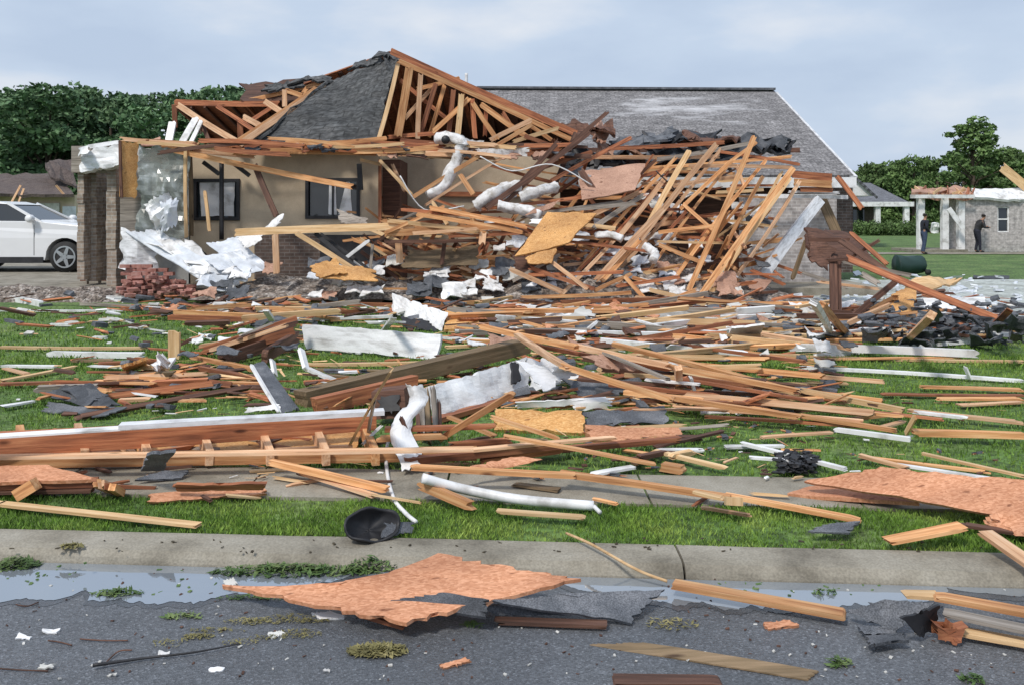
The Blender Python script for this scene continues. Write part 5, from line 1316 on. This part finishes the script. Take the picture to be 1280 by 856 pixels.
# ---- sidewalk level
gq('560,590,.12 640,568,.14 676,572,.14 604,592,.06 osb', 'tapering OSB sheet on the lawn behind the white pipe', 'wood panel', 'plywood_sheet', .02, .01, .04)
gb('''511,583,720,594,9,o,.15,.1
700,591,915,622,10,o,.10,.06
905,618,1077,650,9,o,.06,.03
338,577,486,612,10,o,.12,.05
376,590,470,620,5,p,.06,.03
524,604,594,634,14,o,.10,.04
620,638,732,646,4,y,.04
866,614,905,623,6,y,.13,.12''', 'orange lumber crossing the sidewalk left of the big OSB sheets', t=.05)
tag(board(G(917, 621, .14), G(917, 631, .10), .09, .05, 'y', 'nail_block', None), 'pale cleat nailed on the long sidewalk board', 'cleat')
gb('0,629,250,656,7,y,.03,.03\n-60,622,5,630,7,y,.03,.03', 'yellowish lath lying on the grass beside the kerb', t=.06, bow=.0)
gq('''183,616,.05 330,604,.07 336,616,.04 182,628,.01 osb
215,603,.12 334,603,.12 332,611,.07 216,612,.07 r''', 'flat OSB strip on the sidewalk left of centre', 'wood panel', 'plywood_sheet', .02, .01, .03)
lo_ = empty('roof_section', tuple(G(60, 605)), 'OSB roof panel with its beam lying at the left edge of the sidewalk', 'roof panel')
patch([G(-90, 580, .14), G(60, 580, .14), G(126, 598, .10), G(-110, 606, .10)], .02, 'osb', 'sheathing', lo_, 12, 6, .01, .02)
board(G(-110, 609, .07), G(122, 602, .07), .05, .05, 'r', 'beam', lo_); board(G(-110, 616, .03), G(116, 612, .03), .02, .06, 'd', 'beam', lo_)
board(G(22, 618, .04), G(45, 604, .10), .07, .09, 'o', 'cleat', lo_)
for k in range(5): board(G(112 + k * 7, 600 + k * 2, .10), G(140 + k * 3, 612 + k, .02), .04, .04, 'rop'[k % 3], 'splintered_end', lo_, jag=.04)
gq('176,586,.12 184,564,.3 220,562,.32 206,588,.10 felt', 'dark shingle slab leaning on the long wall frame', 'shingle', 'shingle', .02, .01, .02)
gq('162,602,.03 196,588,.06 240,586,.05 226,598,.02 felt', 'flat dark shingle on the sidewalk below the leaning slab', 'shingle', 'shingle', .012, .01, .03)
# white slivers and black mesh right
gb('''925,553,1058,586,6,w,.05,.05
936,571,1000,576,4,w,.06
1042,536,1140,549,7,w,.06
1132,542,1144,520,3,y,.03,.2
1073,568,1136,585,6,p,.05
1120,580,1240,598,5,w,.05
1152,566,1290,597,5,y,.06,.04
1075,570,1240,590,4,o,.03''', 'slim strip on the grass above the big right OSB sheets', t=.04)
chips('mesh_heap', [(972, 1018, 574, 594)], 160, .07, .03, 'black', 'tangled black mesh heap on grass above the big OSB sheet', 'mesh', .06, 3)
# big OSB right
gq('1100,582,.20 1330,604,.20 1340,662,.08 1000,600,.10 osb', 'largest OSB sheet lying over the sidewalk at the right edge', 'wood panel', 'plywood_sheet', .018, .012, .03, 16, 10)
gq('1010,606,.04 1080,600,.06 1150,628,.06 982,616,.02 osb', 'lower OSB sheet peeking out under the largest one', 'wood panel', 'plywood_sheet', .022, .006, .012)
gq('1236,640,.12 1300,640,.12 1310,680,.06 1226,650,.06 osb', 'broken OSB corner resting on the largest sheet at the edge', 'wood panel', 'plywood_sheet', .022, .01, .03)
gb('1107,676,1204,657,12,o,.04,.10', 'thick orange board end poking out below the largest OSB sheet', t=.09)
gb('1230,664,1300,712,13,p,.10,.05', 'pink plank dropping over the kerb at the right edge', t=.08)
gb('1196,654,1300,670,6,d,.05', 'dark beam under the largest OSB sheet', t=.05)
gq('1006,668,.03 1030,656,.05 1078,650,.06 1062,668,.03 felt', 'grey shingle scrap on the grass strip by the kerb', 'shingle', 'shingle', .01, .02, .03)
# rusty posts and heap on the right
xb = empty('rusty_post_frame', tuple(G(1045, 410)), 'dark red-brown broken post with braces standing right of the pile', 'post frame')
hb('''1041,320,1042,402,9,14.0,13.4,d,post
1049,320,1050,400,4,14.1,13.5,d,post
1036,396,1066,398,18,13.3,13.3,d,base_block
1064,397,1120,352,7,13.4,13.8,d,brace
1034,326,1060,324,4,13.9,13.9,d,cap''', xb)
wb('1057,322,1278,411,9,14.0,12.0,r', 'long dark red beam falling from the post to the right edge', t=.08)
wb('''1050,300,1116,345,9,15.0,14.4,d
1010,300,1062,300,6,15.3,15.3,d
1062,290,1110,332,6,15.0,14.6,r
1056,326,1100,300,4,14.8,15.0,d
1000,340,1060,360,5,15.0,14.6,g
1008,300,990,350,6,16.5,16.3,t
1050,326,1140,345,6,14.4,14.2,g
1020,352,1100,362,4,14.6,14.4,p
1076,342,1100,356,8,14.3,14.1,g''', 'dark timber behind the rusty post frame', 'timber', 'timber')
gb('''1017,378,1038,416,7,w,.9,.1
1027,380,1058,416,8,o,.7,.1
1134,424,1165,394,10,p,.1,.7
1165,388,1172,398,14,black,.7,.6
996,384,1044,376,4,y,.3
1060,404,1116,380,6,p,.2,.5
1022,420,1090,412,5,w,.1
1180,388,1280,398,5,r,.2,.1
1240,408,1262,388,4,r,.2,.6
1090,388,1120,372,6,o,.3,.6''', 'stub leaning on the black shingle heap', 'stub', 'stub')
qp('1113,366,14.2 1146,350,14.6 1146,392,13.4 1112,398,13.2 osby', 'tan OSB piece upright behind the black shingle heap', 'wood panel', 'plywood_sheet', .03, .04, .08)
qp('''1128,356,14.6 1186,344,15.0 1206,350,14.9 1150,368,14.2 y''', 'curved tan roof panel right of the tan OSB piece', 'wood panel', 'plywood_sheet', .03, .08, .08)
qp('1150,374,14.3 1232,371,14.3 1234,390,13.6 1146,392,13.6 w', 'white foam sheet standing behind the black shingle heap', 'foam sheet', 'foam_sheet', .05, .01, .02)
for k in range(18):
    px = 1085 + rnd.random() * 200; py = 398 + rnd.random() * 32; s = rnd.uniform(10, 26); z = rnd.uniform(.05, .32)
    tag(patch([G(px - s, py - 5, z + .1), G(px + s, py - 6, z + .1), G(px + s, py + 4, z), G(px - s, py + 5, max(.02, z - .1))], .02, 'felt', 'shingle', None, 6, 4, .10, .12, freq=2.5),
        'black shingle sheet in the heap on the right', 'shingle', 'shingles of the black heap')
chips('black_crumbs', [(1080, 1280, 398, 430)], 260, .16, .09, 'felt', 'black shingle crumbs between the sheets of the right heap', 'litter', .3, 2)
# ---- random loose things over the fields
KEEP = [(366, 398, 560, 462), (528, 436, 740, 545), (480, 360, 562, 420), (480, 480, 535, 600), (0, 384, 200, 428), (1060, 500, 1280, 600), (300, 440, 380, 520)]
def clear(px, py, hw=0):
    return not any(a - hw < px < c + hw and b < py < d for a, b, c, d in KEEP)
def scatter(n, zone, lens, wd, mats, label, group, name='wood_scrap', cat='wood scrap', ang=.35, zt=.12, t=.05, mean=0.0):
    for k in range(n):
        a0, a1, b0, b1 = rnd.choice(zone); px = rnd.uniform(a0, a1); py = rnd.uniform(b0, b1); z = rnd.uniform(.02, zt); p = G(px, py, z)
        L = rnd.uniform(*lens)
        if not clear(px, py, L * F / p.y * .42): continue
        an = rnd.gauss(mean, ang); d = Vector((math.cos(an), math.sin(an) * 1.5, rnd.gauss(0, .06))) * L / 2
        if p.z - abs(d.z) < .01: p.z = abs(d.z) + .02
        tag(board(p - d, p + d, rnd.uniform(*wd), t, rnd.choice(mats), name, None, jag=.07, bow=.01, twist=rnd.gauss(0, .25)), label, cat, group)
scatter(110, [(220, 1100, 380, 404), (300, 1000, 378, 415)], (.5, 2.4), (.03, .09), 'oorrdypgw', 'broken lath among the litter close to the foundation', 'laths near the foundation', zt=.22)
scatter(54, [(260, 1060, 408, 450), (560, 1160, 404, 436)], (.8, 2.6), (.03, .07), 'ooorrdyypgw', 'broken lath lying across the back lawn', 'laths on the back lawn', zt=.14)
scatter(34, [(640, 1000, 440, 515), (700, 960, 450, 500)], (.9, 2.4), (.025, .06), 'ooorrpyd', 'long orange lath lying under the lumber fan', 'laths under the lumber fan', mean=-.42, ang=.12, zt=.14)
scatter(46, [(150, 600, 455, 515), (60, 250, 440, 495)], (.2, 1.5), (.02, .06), 'oorrdtpyg', 'broken lath lying across the middle lawn', 'laths on the middle lawn', zt=.10)
scatter(40, [(500, 900, 530, 575), (0, 500, 545, 565)], (.15, .7), (.015, .04), 'orrdypg', 'splinter of wood near the long wall frame', 'splinters near the wall frame', zt=.06, t=.04)
scatter(26, [(480, 1100, 560, 640), (0, 500, 585, 625)], (.08, .35), (.008, .02), 'orydp', 'small splinter on or beside the sidewalk', 'splinters by the sidewalk', zt=.03, t=.02)
for k in range(110):
    px = rnd.uniform(210, 1080); py = rnd.choice([rnd.uniform(378, 430), rnd.uniform(378, 440), rnd.uniform(400, 510)]); s = rnd.uniform(.05, .16) * (1.5 if py < 420 else 1)
    if not clear(px, py, 8): continue
    z = rnd.uniform(.03, .2); p = G(px, py, z)
    tag(patch([p + Vector((-s, s * .6, rnd.uniform(-.02, .12))), p + Vector((s, s * .6, rnd.uniform(0, .1))), p + Vector((s, -s * .6, rnd.uniform(-.02, .05))), p + Vector((-s * .8, -s * .6, 0))], .012, rnd.choice(['felt', 'felt', 'osb', 'w', 'drywall', 'ply', 'd', 'fasc', 'felt']), 'torn_sheet', None, 7, 6, s * .4, s * .25, freq=3),
        'torn flat scrap of roofing or board on the lawn', 'scrap', 'torn scraps on the lawn')

# ================================================================ the street
gq('548,690,.085 727,722,.085 508,779,.02 268,731,.01 osb', 'large OSB sheet lying in the street over the kerb', 'wood panel', 'plywood_sheet', .016, .007, .03, 22, 18, curl=lambda u, v: (.04 * math.sin(math.pi * v) * (1 - u) ** 2, -.15 * math.sin(math.pi * v) * (1 - u) ** 2, 0))
gq('474,751,.09 560,738,.12 612,748,.13 608,770,.08 felt', 'grey roofing strip lying on the big street OSB sheet', 'roofing', 'roofing_felt', .012, .012, .02, 14, 6)
gq('606,748,.12 700,738,.12 832,736,.07 790,778,.02 felt\n600,758,.07 700,752,.06 760,770,.04 620,772,.02 felt', 'torn roofing sheet right of the big street OSB sheet', 'roofing', 'roofing_felt', .014, .015, .035, 18, 8)
gb('618,775,760,780,7,d,.02\n450,766,508,782,4,r,.05,.02', 'dark wood strip under the torn street roofing', t=.05)
gb('840,729,1058,768,15,o,.05,.04', 'thick orange lumber length lying on the street', t=.075, jag=.02, bow=.004)
gb('''1167,744,1300,768,15,o,.10,.08
1128,742,1176,744,6,y,.06,.06
1196,788,1300,806,14,y,.03
1178,764,1300,790,9,g,.08''', 'broken lumber piled at the right end of the street', t=.07)
gq('''1048,762,.05 1100,746,.14 1170,752,.16 1120,794,.02 felt
1120,770,.12 1172,752,.16 1176,786,.03 1150,800,.01 black
1080,796,.02 1130,792,.04 1138,806,.02 1086,818,.01 felt
1066,778,.03 1110,784,.05 1128,796,.02 1080,800,.01 felt''', 'curled black roofing before the right street lumber', 'roofing', 'roofing_felt', .012, .03, .04, 12, 8)
gq('1165,776,.09 1206,778,.08 1200,806,.01 1168,800,.01 r', 'splintered dark wood block in the right street pile', 'wood block', 'wood_block', .05, .03, .06)
qp('1006,702,4.45 1077,712,4.28 1070,730,4.16 1008,722,4.30 felt', 'grey shingle leaning against the kerb face', 'shingle', 'shingle', .012, .008, .015)
gq('728,803,.006 800,800,.01 1025,838,.012 1010,850,.004 t', 'flat grey brown felt strip lying on the asphalt', 'felt strip', 'felt_strip', .006, .006, .02, 20, 5)
gb('764,850,903,851,10,d,.03', 'dark board at the bottom edge of the street', t=.07)
gq('950,776,.02 985,772,.03 1004,780,.015 958,786,.01 osb', 'pink wood chip on the asphalt below the orange lumber', 'wood chip', 'wood_chip', .012, .01, .03)
gq('548,830,.012 584,820,.03 590,826,.02 552,836,.004 osb', 'brown wood chip on the asphalt near the grass clump', 'wood chip', 'wood_chip', .01, .01, .02)
gq('332,790,.01 352,786,.02 360,790,.01 338,798,.006 drywall', 'tiny pale chip on the asphalt', 'chip', 'chip', .006, .01, .02)
gq('388,764,.02 412,760,.03 436,768,.02 398,774,.01 w', 'white plaster chunk at the lower edge of the street OSB sheet', 'plaster chunk', 'plaster_chunk', .02, .02, .03)
gq('276,722,.03 290,718,.05 296,726,.04 280,732,.02 drywall', 'pale stone at the left tip of the street OSB sheet', 'stone', 'stone', .03, .02, .02)
tag(tube([G(708, 666, .03), G(740, 680, .05), G(782, 704, .03), G(806, 716, .0), G(834, 726, -.02)], .007, 'y', 'rod', None, seg=7), 'thin yellowish rod bent over the kerb', 'rod')
# curled rubber
P = G(470, 668, 0); ru = empty('rolled_roofing', tuple(P), 'curled black rubber roofing piece on the kerb edge', 'roofing')
cv = []; cf = []; nr, nl = 30, 9
ax = Vector((.42, -.62, .66)).normalized(); ux = ax.cross(Vector((0, 0, 1))).normalized(); uy = ux.cross(ax); cc_ = P + Vector((-.0, -.07, .085))
for j in range(nl + 1):
    ph = j / nl * 1.45
    for i in range(nr):
        a = 2 * math.pi * i / nr; r = .125 * math.sin(ph) * (1 + .10 * math.sin(2 * a + 1) + .05 * noise.noise(Vector((math.cos(a) * 2, math.sin(a) * 2, j * .3))))
        cv.append(cc_ + ux * r * math.cos(a) * 1.05 + uy * r * math.sin(a) * .72 - ax * (.085 * math.cos(ph)) + ax * (.012 * math.sin(5 * a) * j / nl))
cf = [(j * nr + i, j * nr + (i + 1) % nr, (j + 1) * nr + (i + 1) % nr, (j + 1) * nr + i) for j in range(nl) for i in range(nr)]
o = mesh('curl', cv, cf, 'black', ru, smooth=True); s_ = o.modifiers.new('thick', 'SOLIDIFY'); s_.thickness = .012
patch([G(480, 652, .08), G(520, 650, .05), G(516, 666, .01), G(476, 672, .02)], .008, 'felt', 'flap', ru, 8, 6, .01, .02)
# plants and leaves on the street: leafy clumps
def leafy(px, py, n, rx, ry, hz, sz, m, label, cat='leaves', name='leaf_clump', z=None):
    zb = ROADZ if py > 700 else (0.005 if py > 668 else 0); c = G(px, py, zb); V = []; rg = np.random.RandomState(int(px * 3 + py))
    for i in range(n):
        a = rg.uniform(0, 6.28); r = rg.uniform(0, 1) ** .7; p = np.array(c) + [math.cos(a) * r * rx, math.sin(a) * r * ry, hz * rg.uniform(0, 1) * (1 - r * .7) + .004]
        d = rg.normal(size=3) * [1, 1, .35]; d /= np.linalg.norm(d); e_ = np.cross(d, [0, 0, 1]) + rg.normal(size=3) * .2; e_ /= np.linalg.norm(e_); s = sz * rg.uniform(.5, 1.4); k = rg.uniform(.15, .45)
        V.append([p - d * s, p - e_ * s * k, p + d * s, p + e_ * s * k])
    V = np.array(V).reshape(-1, 3); V[:, 2] = np.maximum(V[:, 2], zb + .003)
    return tag(mesh(name, V.tolist(), [tuple(range(4 * i, 4 * i + 4)) for i in range(n)], m), label, cat)
leafy(472, 815, 500, .12, .05, .03, .018, 'straw', 'yellow-green grass clump lying on the asphalt', 'grass clump', 'grass_clump')
leafy(1048, 830, 60, .06, .03, .03, .02, 'weed', 'small fresh green leaf sprig on the asphalt', 'leaves')
leafy(1218, 852, 60, .05, .03, .03, .018, 'weed', 'green leaf sprig at the bottom right edge of the street', 'leaves')
leafy(91, 683, 70, .06, .03, .015, .02, 'straw', 'small leaf clump lying on the kerb', 'leaves')
leafy(18, 708, 260, .13, .06, .05, .022, 'weed', 'bright weeds standing in the puddle at the far left', 'weeds')
leafy(148, 742, 120, .12, .04, .02, .02, 'weed', 'thin green twig clump at the puddle edge', 'leaves')
leafy(228, 771, 80, .09, .03, .01, .016, 'weed', 'sparse leaves on the asphalt below the puddle', 'leaves')
leafy(362, 716, 600, .40, .06, .05, .022, 'weed', 'green leaves along the back edge of the street OSB sheet', 'leaves')
leafy(462, 712, 320, .14, .06, .07, .02, 'weed', 'leafy sprig heaped by the kerb above the street OSB sheet', 'leaves')
leafy(330, 748, 160, .22, .02, .02, .014, 'weed', 'green bits along the front edge of the street OSB sheet', 'leaves')
leafy(590, 782, 60, .06, .02, .02, .014, 'weed', 'green tuft under the torn street roofing', 'leaves')
leafy(1030, 742, 50, .06, .02, .03, .016, 'weed', 'green tuft in the puddle below the leaning shingle', 'leaves')
leafy(840, 780, 90, .12, .06, .01, .014, 'straw', 'dry crumbs on the asphalt left of the orange lumber', 'leaves')
for k, (a_, b_) in enumerate([(215, 802), (245, 795), (275, 788), (305, 780), (330, 776), (355, 772), (380, 775), (300, 800), (340, 796), (372, 790)]):
    leafy(a_ + rnd.uniform(-9, 9), b_ + rnd.uniform(-4, 4), rnd.choice((50, 90, 140)), rnd.uniform(.06, .12), rnd.uniform(.015, .05), .012, .009, 'straw', 'dry brown-green washed-up plant bits on the asphalt', 'plant litter', 'plant_litter')
st = tube([G(116, 831, ROADZ + .02), G(180, 822, ROADZ + .012), G(240, 815, ROADZ + .014), G(300, 804, ROADZ + .012)], .004, 'black', 'stick', None, seg=6, rs=[.007, .005, .004, .002]); tag(st, 'long thin dark branch lying on the asphalt', 'branch')
for k, q in enumerate([((60, 800), (90, 806)), ((100, 798), (160, 800)), ((165, 812), (130, 830)), ((20, 755), (48, 752)), ((0, 835), (60, 838))]):
    tag(tube([G(*q[0], ROADZ + .008), G((q[0][0] + q[1][0]) / 2, q[0][1] + 2, ROADZ + .01), G(*q[1], ROADZ + .006)], .003, 'd', 'twig', None, seg=5), 'thin dark twig on the asphalt at lower left', 'twig')
for k, (a_, b_, s) in enumerate([(30, 796, .03), (62, 788, .04), (58, 833, .035), (205, 816, .025), (270, 836, .03), (408, 838, .015), (140, 843, .02)]):
    p = G(a_, b_, ROADZ + .006); tag(patch([p + Vector((-s, s * .5, .006)), p + Vector((s, s * .4, .004)), p + Vector((s, -s * .5, 0)), p + Vector((-s, -s * .4, 0))], .006, rnd.choice(['w', 'drywall']), 'plaster_chip', None, 4, 3, .008, .01, freq=20), 'white plaster chip on the asphalt at lower left', 'plaster chip')
chips('puddle_bits', [(180, 300, 712, 745), (0, 120, 700, 730), (880, 1100, 728, 745)], 50, .02, .012, 'weed', 'small green bits floating in the puddles', 'plant bits', .001, 3)
# ---- labels that repeat get their place among their likes
ORD = ['leftmost', 'second from the left', 'third from the left', 'fourth from the left', 'fifth from the left', 'sixth from the left', 'seventh from the left', 'eighth from the left', 'ninth from the left', 'tenth from the left', 'eleventh from the left', 'twelfth from the left']
NUM = 'zero one two three four five six seven eight nine ten eleven twelve'.split()
bl = {}
for o in list(COL.objects):
    if o.parent is None and 'label' in o and 'group' not in o: bl.setdefault(o['label'], []).append(o)
for lab, os_ in bl.items():
    if len(os_) > 1:
        os_.sort(key=lambda o: o.matrix_world.translation.x / o.matrix_world.translation.y if o.name in WM and False else WM[o.name].translation.x / max(.1, WM[o.name].translation.y))
        for i, o in enumerate(os_):
            o['label'] = (('rightmost' if i == len(os_) - 1 else ORD[i]) + ' ' + lab) if len(os_) <= 12 else lab
            if len(os_) > 12: o['group'] = lab; print('TOO MANY', lab, len(os_))
            else: o['group'] = 'the ' + NUM[len(os_)] + ' like ' + ' '.join(lab.split()[:6])
